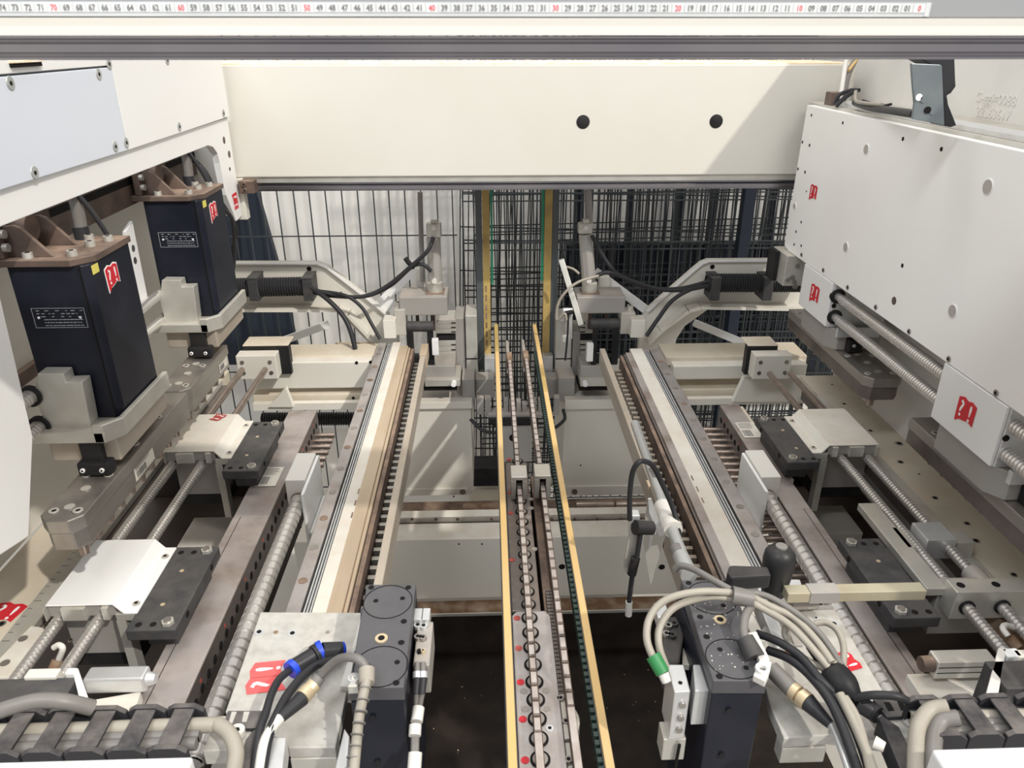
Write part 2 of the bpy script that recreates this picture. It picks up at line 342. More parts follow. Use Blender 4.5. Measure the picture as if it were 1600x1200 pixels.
# far leg and near leg with the long opening between
# outline follows the photo; the opening is bounded by rounded corners
o = [(XL, 2.165, -.195), (XL, .60, -.200), (XL, .60, -.60)]
q = pl(45, 838); o += [(XL, q.y, q.z)]; q2 = pl(0, 712)
zi = -.2475
o += [(XL, q.y + .075, q.z + .13), (XL, q.y + .10, -.30), (XL, q.y + .13, zi), (XL, 1.985, zi), (XL, 2.02, -.256), (XL, 2.045, -.275), (XL, 2.052, -.30), (XL, 2.062, -.385)]
e = pl(372, 337); o += [(XL, e.y - .02, -.466), (XL, 2.165, -.462)]
G().ext(o, (-.018, 0, 0)).build('frame_plate', WHITE, t, .0015)
G().ext([(XL - .018, 2.165, -.46), (XL - .018, 2.165, -.19), (XL - .26, 2.165, -.19), (XL - .26, 2.165, -.46)], (0, -.012, 0)).build('end_web', CREAM, t)
for a, r in (((350, 219), .0095), ((358, 241), .0095), ((359, 264), .005)): hole(t, pl(*a), r, (1, 0, 0), BRACK if r > .009 else VOID)
qsticker(t, pl(367.5, 314), (0, .0, -1), (0, 1, .0), .044, rim=False)
# small angle tab under the rear leg
B('lug', CREAM, t, XL - .02, XL + .012, 2.17, 2.20, -.475, -.36)
# upper covers
GSCREW = mat('countersunk_screw', (0.38, 0.40, 0.40), .4, .3, col2=(0.6, .6, .6), scale=90, amt=.6)
B('seam_backing', DGREY, t, XL + .0002, XL + .0008, .62, 2.16, -.198, .03, 0)
def cover(corners, label, screws, m):
    g = G(); pts = [Vector((XL + .001, y, z)) for y, z in corners]
    lo = Vector((XL, sum(p.y for p in pts) / len(pts), min(p.z for p in pts)))
    c = thing('cover_panel', lo, label, 'cover panel', None)
    g.ext(pts, (.006, 0, 0)); g.build('panel', m, c, .0012)
    for s in screws:
        q = P(s[0], s[1], x=XL + .007)
        b = G().cyl(q, q + Vector((.0012, 0, 0)), .0105, .0095, 18).build('screw', GSCREW, c)
        G().cyl(q + Vector((.0012, 0, 0)), q + Vector((.0016, 0, 0)), .0036, n=6).build('socket', VOID, b)
ysm = 1.530
cover([(.62, -.197), (ysm - .0015, -.1985), (ysm - .0015, -.0505), (.62, -.0535)], 'blue-tinted white cover panel with four screws, nearest one at upper left', [(16, 130), (154, 116), (54, 270), (180, 229)], COOLW)
cover([(ysm + .0015, -.1985), (2.163, -.1945), (2.163, .03), (ysm + .0015, .03)], 'white cover panel next to the cross beam at upper left, beyond the panel seam', [(170, 100), (261, 94), (197, 223), (280, 198), (349, 177)], WHITE)
cover([(.62, -.0500), (ysm - .0015, -.0475), (ysm - .0015, .03), (.62, .03)], 'narrow white cover strip above the blue-tinted panel at the top left corner', [], WHITE)
a = P(15, 100, x=XL + .008); b = P(63, 103, x=XL + .008)
tb_ = thing('slot_handle', a, 'small dark slotted tab under the gantry beam at the top left corner', 'slot tab')
B('tab', VOID, tb_, XL + .0065, XL + .012, a.y, b.y, b.z, b.z + .006, .001)
B('tab_rim', DUST, tb_, XL + .0065, XL + .014, a.y, b.y, b.z + .006, b.z + .009, .0005)
# left inner back wall + dirty guide beam above the motors
t = thing('inner_side_wall', (-.95, 1.4, -.93), 'cream inner side wall behind the black motors on the left', 'machine wall')
B('wall_sheet', CREAM, t, -.97, -.95, .5, 2.42, -.93, -.12, 0)
za_, zb__ = P(49, 563, x=-.95).z, P(49, 586, x=-.95).z
B('dark_guide', BRACK, t, -.9495, -.935, .5, 1.95, zb__, za_, .001)
t = thing('motor_guide_beam', (-.82, 1.6, -.35), 'dirty brown guide beam with bolts along which the black motors hang', 'guide beam')
B('beam', BRACK, t, -.90, -.80, .55, 2.15, -.345, -.215, .003)
B('groove', VOID, t, -.801, -.799, .55, 2.15, -.30, -.285, 0)
for i in range(12):
    y = .95 + i * .1
    G().cyl((-.80, y, -.262), (-.792, y, -.262), .011, n=12).build('bolt', BRACK, t)
t = thing('slotted_plate', P(215, 500, x=-.79), 'white slotted plate seen in the gap between the two black motors', 'plate')
G().ext([P(a, b, x=-.79) for a, b in ((196, 362), (207, 345), (232, 470), (220, 482))], (-.008, 0, 0)).build('plate', WHITE, t, .001)
for px, py in ((208, 388), (211, 407)): hole(t, P(px, py, x=-.79), .008, (1, 0, 0), STEEL)
# ================================================================== RIGHT UPPER PANEL
XR = 0.86
t = thing('perforated_guard', (XR, 1.4, -.556), 'large white machined side panel with many round holes, on the right of the machine', 'machine panel')
G().ext([(XR, 2.108, -.165), (XR, .55, -.168), (XR, .55, -.556), (XR, 2.085, -.556), (XR, 2.116, -.548)], (.02, 0, 0)).build('panel_plate', GUARDW, t, .0012)
for px, py, r in [(1268, 180, 3), (1317, 192, 3), (1254, 222, 3.4), (1265, 227, 3.4), (1247, 264, 3.4), (1258, 269, 3.4), (1411, 217, 3.4), (1471, 233, 3.4), (1260, 299, 2), (1252, 347, 3), (1244, 362, 3), (1241, 382, 3), (1252, 384, 3), (1410, 415, 3.6)]:
    hole(t, P(px, py, x=XR), r * .00125, (-1, 0, 0))
GREYPLUG = mat('grey_plug', (0.42, 0.39, 0.36), .5)
for px, py, r in [(1354, 233, 7.5), (1544, 292, 9), (1242, 322, 5.5), (1322, 386, 7.5), (1489, 486, 8.5)]:
    q = P(px, py, x=XR); G().cyl(q + Vector((.001, 0, 0)), q + Vector((-.0015, 0, 0)), r * .00135 + .0014, n=20).build('plug_rim', STW, t)
    G().cyl(q, q + Vector((-.002, 0, 0)), r * .00135, n=20).build('grey_plug', GREYPLUG, t)
hole(t, P(1397, 470, x=XR), .0088, (-1, 0, 0), BRACK)
for px, py in [(1253, 398), (1287, 422), (1325, 449), (1369, 480), (1421, 518), (1483, 561), (1557, 614)]:
    q = P(px, py, x=XR); bolt(t, q, .0062, (-1, 0, 0), .002, STEEL, 'screw')
qsticker(t, P(1271, 301, x=XR), (0, -1, 0), (0, 0, 1), .043, rim=False)
# aluminium ledge and cast wall behind the panel
t = thing('panel_ledge', (.93, 1.4, -.17), 'aluminium ledge running along the top of the white side panel on the right', 'ledge')
B('ledge_plate', ALU, t, .8815, 1.0595, .55, 2.15, -.19, -.160, .001)
B('ledge_strip', ALUB, t, .895, .945, .55, 2.05, -.160, -.150, .001)
XW = 1.06
t = thing('cast_side_wall', (XW, 1.4, -.19), 'cream painted cast side wall with raised lettering, upper right', 'machine wall')
B('casting', CAST, t, XW, XW + .05, .5, 2.6, -.45, .285, .003); B('lower_casting', CAST, t, XW, XW + .05, .5, 2.08, -1.25, -.4505, .003)
B('upper_rib', CAST, t, XW - .012, XW, .5, 1.56, -.046, -.030, .006)
q = P(1556, 155, x=XW); text('G-ggi=0088', 'raised_lettering', .029, (XW - .0005, q.y, q.z), (0, -1, 0), (0, 0, 1), CAST, t, .0014, .0, 1.0)
q = P(1552, 178, x=XW); text('22L63617', 'raised_lettering', .029, (XW - .0005, q.y, q.z), (0, -1, 0), (0, 0, 1), CAST, t, .0014, .0, 1.0)
# zinc bracket
t = thing('energy_chain_bracket', P(1460, 195, x=.90), 'blue-grey zinc plate bracket with black chain end, standing on the ledge at upper right', 'bracket')
yb = P(1455, 195, z=-.15).y
yb = 1.36
G().ext([P(a, b, y=yb) for a, b in [(1424, 99), (1469, 101), (1472, 103), (1474, 150), (1476, 196), (1426, 186), (1429, 160), (1426, 130)]], (0, .006, 0)).build('bracket_plate', ZINC, t, .001)
for px, py, m_ in [(1435.5, 152, STW), (1443, 155, ZINC), (1449, 172, VOID), (1457.5, 174, ZINC)]:
    q = P(px, py, y=yb); G().cyl(q + Vector((0, .001, 0)), q + Vector((0, -.0015, 0)), .006, n=14).build('bolt' if m_ is ZINC else 'bore', m_, t)
G().ext([P(a, b, y=yb + .012) for a, b in [(1434, 90), (1492, 90), (1493, 120), (1494, 135), (1486, 146), (1480, 149), (1482, 163), (1488, 178), (1495, 196), (1486, 199), (1476, 197), (1470, 110)]], (0, .05, 0)).build('chain_end', CHAINP, t, .002)
# corner cables at right end of the cross beam
t = thing('junction_block', P(1305, 155, y=2.05), 'small dusty junction block where cables meet above the panel corner', 'junction')
q = P(1306, 153, y=2.03)
B('block', BRACK, t, q.x - .016, q.x + .022, 2.02, 2.06, -.165, -.128, .002)
G().tube([P(1313, 155, y=2.02), P(1318, 120, y=2.06), P(1322, 94, y=2.12)], .006).build('white_hose', PLASW, t)
G().tube([P(1318, 155, y=2.04), P(1324, 120, y=2.09), P(1336, 94, y=2.14)], .008).build('dark_hose', CABG, t)
G().tube([P(1326, 110, y=2.09), P(1340, 92, y=2.14)], .004).build('yellow_wire', YEL, t)
t = thing('ledge_cables', P(1380, 165, y=1.8), 'dark and beige cable bundle lying on the ledge behind the white side panel', 'cables')
G().tube([P(1304, 164, y=1.98), P(1312, 148, y=1.98), P(1330, 141, y=1.98), P(1342, 141, y=1.95)], .005).build('cable', CABB, t)
G().tube([P(1306, 166, y=1.97), P(1318, 154, y=1.97), P(1334, 143, y=1.96)], .006).build('cable', CABB, t)
G().tube([P(1337, 142, y=1.9), P(1337, 157, y=1.88), P(1350, 161, y=1.8), P(1378, 164, y=1.7)], .004).build('cable', CABL, t)
G().tube([P(1336, 160, y=1.9), P(1360, 168, y=1.78), P(1400, 174, y=1.6), P(1428, 178, y=1.5)], .008).build('cable', CABB, t)
G().tube([P(1348, 157, y=1.85), P(1375, 165, y=1.75), P(1392, 163, y=1.7)], .003).build('zip_tie', RUBBER, t)
# ================================================================== LONG MACHINE BASES
def ybar(name, m, parent, z, pl_, pr_, y0, y1, h, bevel=.0015):
    return B(name, m, parent, P(*pl_, z=z).x, P(*pr_, z=z).x, y0, y1, z - h, z, bevel)
def rimhole(parent, x, y, z, r):
    o = G().cyl((x, y, z - .002), (x, y, z + .0006), r, n=16).build('bolt_recess', STEEL, parent)
    G().cyl((x, y, z + .0006), (x, y, z + .0010), r * .62, n=12).build('recess_core', VOID, o)
ZT = -.935
# left table
xe = P(160, 835, z=ZT).x
t = thing('machine_table', (-.85, 1.4, ZT - .06), 'dusty cream machine table on the left under the drill heads', 'machine table')
B('table_plate', TABLE, t, -.95, xe, .45, 2.15, ZT - .05, ZT, .002)
B('edge_strip', ALU, t, xe - .004, xe + .012, .82, 2.05, ZT - .004, ZT + .010)
B('under_strip', DSTEEL, t, xe + .002, xe + .030, .82, 2.05, ZT - .03, ZT - .006)
for px, py, r in ((36, 998, .007), (8, 1036, .007), (2, 975, .008), (110, 1000, .004)):
    q = P(px, py, z=ZT); rimhole(t, q.x, q.y, ZT, r)
q = P(8, 958, z=ZT); qsticker(t, q, (1, -.2, 0), (.2, 1, 0), .055, rim=False)
q = P(25, 1058, z=ZT)
G().ext([q + Vector((a, b, .0004)) for a, b in ((-.02, -.014), (.02, -.014), (0, .02))], (0, 0, .0005)).build('warning_triangle', RED, t)
G().ext([q + Vector((a, b, .001)) for a, b in ((-.013, -.010), (.013, -.010), (0, .013))], (0, 0, .0005)).build('triangle_centre', STW, t)
sc = thing('steel_scale', P(60, 940, z=ZT), 'thin engraved steel scale on the left machine table beside the white carriage cover', 'scale')
a, b = P(-10, 1015, z=ZT), P(128, 862, z=ZT)
xs = P(62, 940, z=ZT).x
B('scale_strip', ALU, sc, xs - .012, xs + .010, .7, b.y, ZT + .0005, ZT + .002, 0)
for i in range(24):
    y = .80 + i * .02
    B('graduation', INK, sc, xs - .010, xs - (.002 if i % 5 else -.004), y, y + .0012, ZT + .002, ZT + .0023, 0)
for py in (875, 900): 
    q = P(124 if py == 875 else 108, py, z=ZT + .002); bolt(sc, q, .007, (0, 0, 1), .003, ALUB)
# right table
xe2 = P(1412, 760, z=ZT).x
t = thing('machine_table', (1.0, 1.4, ZT - .06), 'dusty cream machine table on the right, with a row of holes, under the drill heads', 'machine table')
B('table_plate', TABLE, t, xe2, 1.0595, .45, 2.05, ZT - .05, ZT, .002)
B('edge_strip', ALU, t, xe2 - .016, xe2 + .006, .60, 1.90, ZT - .004, ZT + .006)
B('under_strip', DSTEEL, t, xe2 - .034, xe2 - .014, .6, 1.95, ZT - .03, ZT - .004)
B('rust_strip', RUST, t, xe2 - .05, xe2 - .036, .6, 1.03, ZT - .03, ZT - .002)
for px, py, r in [(1319, 631, .006), (1360, 673, .006), (1405, 693, .010), (1407, 722, .008), (1461, 778, .008), (1511, 818, .007), (1525, 845, .008), (1584, 898, .007), (1300, 601, .004), (1436, 741, .003), (1350, 712, .003)]:
    q = P(px, py, z=ZT); rimhole(t, q.x, q.y, ZT, r)
q = P(1300, 560, z=ZT)
# inner lower pans with dark colour standing in for the shade in the slots
PANM = mat('slot_shade_brown', (0.045, 0.032, 0.026), .6, col2=(0.09, .065, .05), scale=6, amt=.8)  # near-black brown that paints in the darkness under the lead screws
for s, lab in ((-1, 'left'), (1, 'right')):
    xa, xb = (-.70, -.30) if s < 0 else (.50, .92)
    t = thing('base_pan', ((xa + xb) / 2, 1.3, -1.32), 'base pan with cream steps, darkened as slot shade, between beam and table on the %s' % lab, 'base pan')
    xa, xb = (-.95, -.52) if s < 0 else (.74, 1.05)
    B('shade_floor', PANM, t, xa, xb, .45, 1.80, -1.19, -1.17, 0)
    B('shade_end', TRAY, t, xa, xb, 1.801, 1.82, -1.19, -.99, 0)  # black end sheet added to keep the slot dark
    B('shade_side', TRAY, t, *((xb, xb + .01) if s < 0 else (xa - .01, xa)), .45, 1.80, -1.19, -1.07, 0)
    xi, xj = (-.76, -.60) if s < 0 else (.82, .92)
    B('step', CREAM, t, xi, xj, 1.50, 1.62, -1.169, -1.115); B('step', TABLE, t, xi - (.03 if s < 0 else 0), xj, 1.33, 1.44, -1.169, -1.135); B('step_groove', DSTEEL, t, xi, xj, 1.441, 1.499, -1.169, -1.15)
# ================================================================== DRILL HEADS
ZH = -.70; ZHR = -.73
def head(x0, x1, y0, y1, label, side, screws=True, h=.058):
    ZH = -.70 if side < 0 else ZHR
    # side -1: flank facing +x visible, +1: flank facing -x visible
    t = thing('drilling_unit', ((x0 + x1) / 2, y0, ZH - h), label, 'drill head', 'long steel drill heads')
    c = .018
    for nm, za, zb, gr in (('head_cap', ZH - .024, ZH, 0), ('head_body', ZH - h, ZH - .0245, .003)):
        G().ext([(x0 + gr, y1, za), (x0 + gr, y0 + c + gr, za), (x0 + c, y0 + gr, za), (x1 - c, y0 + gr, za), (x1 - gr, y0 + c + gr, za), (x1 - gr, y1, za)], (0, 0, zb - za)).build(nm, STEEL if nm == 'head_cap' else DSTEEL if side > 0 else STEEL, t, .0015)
    n = int((y1 - y0) / .055); xm = (x0 + x1) / 2
    for i in range(n):
        y = y0 + .03 + i * .055
        if i % 2 == 0:
            for x in (x0 + .016, x1 - .016):
                o = G().cyl((x, y, ZH - .001), (x, y, ZH + .0006), .0095, n=16).build('cap_screw', DSTEEL, t)
                G().lathe((x, y, ZH + .0006), (x, y, 1), [(0, .0082), (.0012, .0078), (.0012, .0042), (0, .0040), (0, .0001)], 14).build('screw_head', ALU, o)
        o = G().cyl((xm, y + .012, ZH - .001), (xm, y + .012, ZH + .0006), .012, n=18).build('spindle_plug', STEEL, t)
        G().cyl((xm, y + .012, ZH + .0006), (xm, y + .012, ZH + .0010), .0085, n=12).build('plug_core', ALU, o)
    n = int((y1 - y0) / .045)
    for i in range(n):
        y = y0 + .025 + i * .045
        G().cyl((xm + side * -.014, y, ZH - h), (xm + side * -.014, y, ZH - h - .022), .010, .0085, 14).build('drill_chuck', PINM, t)
    return t
hx0, hx1 = P(65, 803, z=ZH).x, P(133, 803, z=ZH).x
y0 = P(100, 815, z=ZH).y; ys = P(287, 612, z=ZH).y; ye = P(335, 568, z=ZH).y + .12
h1 = head(hx0, hx1, y0, ys - .002, 'long steel drill head with rounded end under the nearer left motor', -1)
h2 = head(hx0, hx1, ys + .002, ye, 'steel drill head under the farther left motor, seen beyond a seam', -1)
rx0 = P(1425, 655, z=ZHR).x
ra, rb = P(1353, 592, z=ZHR).y, P(1425, 652, z=ZHR).y
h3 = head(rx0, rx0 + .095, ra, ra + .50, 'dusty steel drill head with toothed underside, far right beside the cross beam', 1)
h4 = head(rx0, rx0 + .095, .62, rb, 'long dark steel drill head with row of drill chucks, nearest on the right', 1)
def barcode(parent, c, xd, yd, w_, h_):
    xd, yd = Vector(xd), Vector(yd); nd = xd.cross(yd); c = Vector(c) + nd * .0006
    lab = G().ext([c + xd * (a * w_) + yd * (b * h_) for a, b in ((-.5, -.5), (.5, -.5), (.5, .5), (-.5, .5))], nd * .0004).build('paper_label', PAPER, parent, label='pale paper label with barcode')
    g = G(); r = random.Random(3); u = -.42
    while u < .05:
        k = r.uniform(.008, .03); g.ext([c + nd * .0005 + xd * ((u + a * k) * w_) + yd * (b * h_) for a, b in ((0, -.4), (1, -.4), (1, -.02), (0, -.02))], nd * .0002); u += k + r.uniform(.012, .03)
    for j in range(5):
        g.ext([c + nd * .0005 + xd * (a * w_) + yd * ((.10 + j * .075 + b * .025) * h_) for a, b in ((-.42, 0), (r.uniform(.1, .42), 0), (.3, 1), (-.42, 1))], nd * .0002)
    b = g.build('barcode', INK, lab)
q = P(225, 722, x=hx1 + .0005 - .003); barcode(h1, (hx1 - .003, q.y, q.z), (0, 1, 0), (0, 0, 1), .085, .034)
q = P(348, 566, x=hx1 - .003); barcode(h2, (hx1 - .003, q.y, q.z), (0, 1, 0), (0, 0, 1), .06, .034)
# ================================================================== MOTORS
MX0, MX1, MY0, MD = -.778, -.650, 1.203, .155
MZT, MZB = -.336, -.612
def motor():
    t = thing('drill_motor', (-.71, MY0, MZB - .06), 'large black drill motor with name plate and red ?! sticker, nearest one on the left', 'motor', 'black drill motors')
    x0, x1, ya, yb = MX0, MX1, MY0, MY0 + MD
    c = .014
    body = G().ext([(x0, ya, MZB), (x1 - c, ya, MZB), (x1 - c * .8, ya - .001, MZB), (x1 - c * .5, ya + .002, MZB), (x1, ya + .009, MZB), (x1, yb, MZB), (x0, yb, MZB)], (0, 0, MZT - MZB)).build('motor_body', BLACK, t, .002)
    B('corner_groove', VOID, body, x1 - .0135, x1 - .0115, ya - .0022, ya + .001, MZB, MZT, 0)
    for i in range(0):
        B('side_seam', VOID, body, x1 - .0002, x1 + .0005, ya + .04 + i * .04, ya + .041 + i * .04, MZB, MZT, 0)
    # name plate: frame, two rivets and lines of illegible print
    cz, cx = -.425, -.715
    n = G()
    wv, hv = .086, .034
    for a in ((cx - wv / 2, cx + wv / 2, cz + hv / 2, cz + hv / 2 + .0006), (cx - wv / 2, cx + wv / 2, cz - hv / 2, cz - hv / 2 + .0006), (cx - wv / 2, cx - wv / 2 + .0006, cz - hv / 2, cz + hv / 2), (cx + wv / 2 - .0006, cx + wv / 2, cz - hv / 2, cz + hv / 2)):
        n.box(a[0], a[1], ya - .0006, ya, a[2], a[3])
    pf = n.build('name_plate', LINK, t)
    r = random.Random(5); g = G()
    for j in range(6):
        u = cx - .036 + (.01 if j > 2 else 0)
        while u < cx + .036:
            k = r.uniform(.002, .007); g.box(u, min(u + k, cx + .04), ya - .0008, ya, cz + .0125 - j * .0052, cz + .0135 - j * .0052); u += k + r.uniform(.001, .002 if j > 2 else .012)
    g.build('plate_print', LINK, pf)
    for dx in (-.034, .034): G().cyl((cx + dx, ya, cz + .001), (cx + dx, ya - .001, cz + .001), .0022, n=10).build('rivet', STW, pf)
    qsticker(t, (x1, ya + .072, -.375), (0, 1, 0), (0, 0, 1), .042)
    B('yellow_sticker', YST, t, x1 - .0002, x1 + .0006, ya + .012, ya + .034, -.355, -.340, 0)
    # brown mounting bracket
    bz = MZT + .0115
    br = G().ext([(x0 - .045, ya - .008, MZT), (x1 - .022, ya - .008, MZT), (x1 + .004, ya + .025, MZT), (x1 + .004, yb + .004, MZT), (x0 - .045, yb + .004, MZT)], (0, 0, .0115)).build('mounting_plate', BRACK, t, .0015)
    B('bracket_web', BRACK, t, x0 - .012, x0 + .002, ya - .004, yb, bz, -.235, .002)
    for yy in (ya + .012, ya + .088):
        G().ext([(x0 + .002, yy, bz), (x0 + .072, yy, bz), (x0 + .030, yy, bz + .048), (x0 + .020, yy, bz + .052), (x0 + .002, yy, bz + .050)], (0, .008, 0)).build('gusset', BRACK, t, .001)
    C('clamp_boss', BRACK, t, (x0 + .002, ya + .05, bz + .04), (x0 + .028, ya + .05, bz + .04), .022)
    for a, b in ((.034, .008), (.098, .020), (.098, .082), (.075, .128), (.112, .118)):
        bolt(t, (x0 + a, ya + b, bz), .0085, (0, 0, 1), .009, ALU)
    for dz in (.018, .04): C('web_bolt', ALU, t, (x0 + .002, ya + .004, bz + dz), (x0 + .010, ya + .004, bz + dz), .007)
    # aluminium base clamp
    f = lambda a, b: P(a, b, y=ya - .035)
    B('base_plate', ALU, t, x0 - .01, x1 - .01, ya - .055, yb + .01, MZB - .022, MZB - .001, .002)
    G().ext([(x1 - .03, ya - .055, MZB - .022), (x1 - .012, ya - .055, MZB - .022), (x1 + .012, ya - .025, MZB - .022), (x1 + .012, yb + .02, MZB - .022), (x1 + .002, yb + .02, MZB - .022), (x1 + .002, ya - .02, MZB - .022)], (0, 0, .034)).build('base_lip', ALU, t, .002)
    B('gearbox', BARM, t, x0 + .006, x1 - .003, ya - .035, yb + .02, ZH + .020, MZB - .0225, .003)
    cp_ = G().ext([f(*p) for p in ((50, 606), (58, 606), (58, 584), (99, 584), (103, 598), (128, 597), (141, 662), (139, 676), (75, 676), (62, 640))], (0, .030, 0)).build('clamp_plate', ALU, t, .0015)
    k = thing if 0 else None
    q = f(148, 694); cx = q.x
    cn = B('connector', RUBBER, t, cx - .020, cx + .016, ya - .050, ya - .034, ZH + .002, MZB - .02, .002)
    cc = B('connector_plug', RUBBER, t, cx - .026, cx + .030, ya - .062, ya - .036, ZH + .005, ZH + .030, .004)
    for dx in (-.016, .017): bolt(cc, (cx + dx, ya - .062, ZH + .017), .0042, (0, -1, 0), .003, STW, 'screw')
    # cables rising behind
    cb = G().tube([(x0 + .06, yb - .02, bz + .004), (x0 + .062, yb - .02, bz + .07), (x0 + .05, yb - .03, bz + .12), (x0 + .0, yb - .05, bz + .14)], .011).build('motor_hose', CABG, t)
    G().tube([(x0 + .102, yb - .012, bz), (x0 + .085, yb - .02, bz + .05), (x0 + .06, yb - .03, bz + .095), (x0 + .01, yb - .04, bz + .13)], .0045).build('motor_cable', CABB, t)
    G().cyl((x0 + .06, yb - .02, bz), (x0 + .06, yb - .02, bz + .022), .013, n=14).build('hose_sleeve', CABB, t)
    return t
m1 = motor()
m2 = dup(m1, (0, .531, 0), 'large black drill motor with scratched side and red ?! sticker, farther one beside the cross beam')
# loose drooping cables by the far leg
t = thing('drooping_cable', P(350, 310, y=2.1), 'thin black cables drooping behind the farther left motor beside the frame leg', 'cable')
G().tube([P(290, 243, y=2.0), P(315, 262, y=2.0), P(333, 300, y=2.0), P(348, 325, y=2.02), P(363, 345, y=2.05), P(366, 400, y=2.1), P(361, 440, y=2.1)], .0055).build('cable', CABB, t)
G().tube([P(296, 243, y=2.03), P(322, 268, y=2.03), P(340, 305, y=2.03), P(362, 340, y=2.06), P(370, 365, y=2.1), P(358, 400, y=2.1)], .004).build('cable', CABB, t)
# ball screws on the far left
for i, (px, py, lab) in enumerate(((48, 619, 'upper'), (62, 666, 'lower'))):
    q = P(px, py, y=MY0 - .036)
    t = thing('ball_screw', (q.x, .6, q.z), '%s of the two steel ball screws entering the clamp of the nearer left motor' % lab, 'ball screw', 'ball screws feeding the left motors')
    G().helix((q.x, .55, q.z), (q.x, q.y - .001, q.z), .0125, .0030, .008, 18, 6).build('thread', SCREW, t)
    C('shaft_seal', RUBBER, t, (q.x, q.y - .004, q.z), (q.x, q.y + .004, q.z), .019)
    C('shaft_far', SCREW, t, (q.x, q.y + .036, q.z), (q.x, 2.05, q.z), .0115)
# far screw stubs for the second clamp
# ================================================================== RIGHT UPPER CARRIAGES
def rcar(y0, y1, label, far, sx):
    x0 = .858; zt_, zb2 = -.557, -.68
    t = thing('screw_carriage', (x0, y0, zb2), label, 'carriage', 'screw carriages under the right panel')
    a = P(1258, 410, x=x0); b = P(1302, 440, x=x0); c = P(1290, 507, x=x0); d = P(1247, 478, x=x0)
    zt_ = min(a.z, b.z); zb2 = (c.z + d.z) / 2
    B('cover_plate', WHITE, t, x0, x0 + .006, y0, y1, zb2, -.5575, .001)
    B('block', ALUB, t, x0 + .0065, x0 + .15, y0 - .002, y1 - .004, zb2 - .002, -.5575, .002)
    G().ext([(x0 + .008, y1 - .02, zb2 - .003), (x0 + .008, y0 + .01, zb2 - .003), (x0 + .03, y0 - .02, zb2 - .003), (x0 + .14, y0 - .02, zb2 - .003), (x0 + .14, y1 - .02, zb2 - .003)], (0, 0, ZHR - zb2 + .004)).build('lower_housing', ALUG, t, .002)
    B('side_bar', ALUB, t, x0 + .02, x0 + .13, y0 - .030, y0 - .0205, zb2 - .02, zb2 + .006)
    qsticker(t, (x0, (y0 + y1) / 2 + .0, (zb2 - .557) / 2), (0, -1, 0), (0, 0, 1), .052, rim=False)
    cn = B('connector', RUBBER, t, x0 + .05, x0 + .085, y0 - .045, y0 - .021, ZHR + .002, zb2 - .022, .003)
    bolt(cn, (x0 + .062, y0 - .045, zb2 - .036), .004, (0, -1, 0), .003, STW, 'screw')
    for dz in (-.02, -.045): bolt(t, (x0 + .012, y0 - .002, -.57 + dz), .006, (0, -1, 0), .002, VOID, 'bore')
    for (px, py) in sx:
        q = P(px, py, y=y0 - .002)
        C('seal', RUBBER, t, (q.x, y0 - .004, q.z), (q.x, y0 + .004, q.z), .019)
    return t
ya, yb = P(1302, 440, x=.858).y, P(1258, 410, x=.858).y
rcar(ya, yb, 'white plated screw carriage with small red sticker, under the far panel corner', True, ((1309, 463), (1304, 495)))
ya2, yb2 = P(1573, 640, x=.858).y, P(1475, 570, x=.858).y
rcar(ya2, yb2, 'white plated screw carriage with large red ?! sticker, nearest under the right side panel', False, ())
for px, py, lab in ((1309, 463, 'upper'), (1304, 495, 'lower')):
    q = P(px, py, y=ya)
    t = thing('ball_screw', (q.x, 1.3, q.z), '%s long ball screw running forward below the white side panel on the right' % lab, 'ball screw', 'ball screws under the right panel')
    G().helix((q.x, .55, q.z), (q.x, ya - .03, q.z), .0125, .0030, .008, 18, 6).build('thread', SCREW, t)
    C('shaft_end', SCREW, t, (q.x, ya - .03, q.z), (q.x, ya, q.z), .0105)
# small end bearing beyond panel
q = P(1228, 425, x=.86)
t = thing('end_bearing', (.86, q.y, -.66), 'small end bearing block with black cap below the far corner of the right side panel', 'bearing')
B('black_cap', RUBBER, t, .825, .838, 2.08, 2.14, -.645, -.558, .002)
B('bearing_block', ALU, t, .8385, .93, 2.03, 2.14, -.645, -.557, .002)
for px, py in ((1238, 433), (1241, 441), (1231, 437), (1246, 415), (1242, 448)):
    q = P(px, py, y=2.029); G().cyl(q, q + Vector((0, -.003, 0)), .007, n=14).build('screw', STEEL, t)
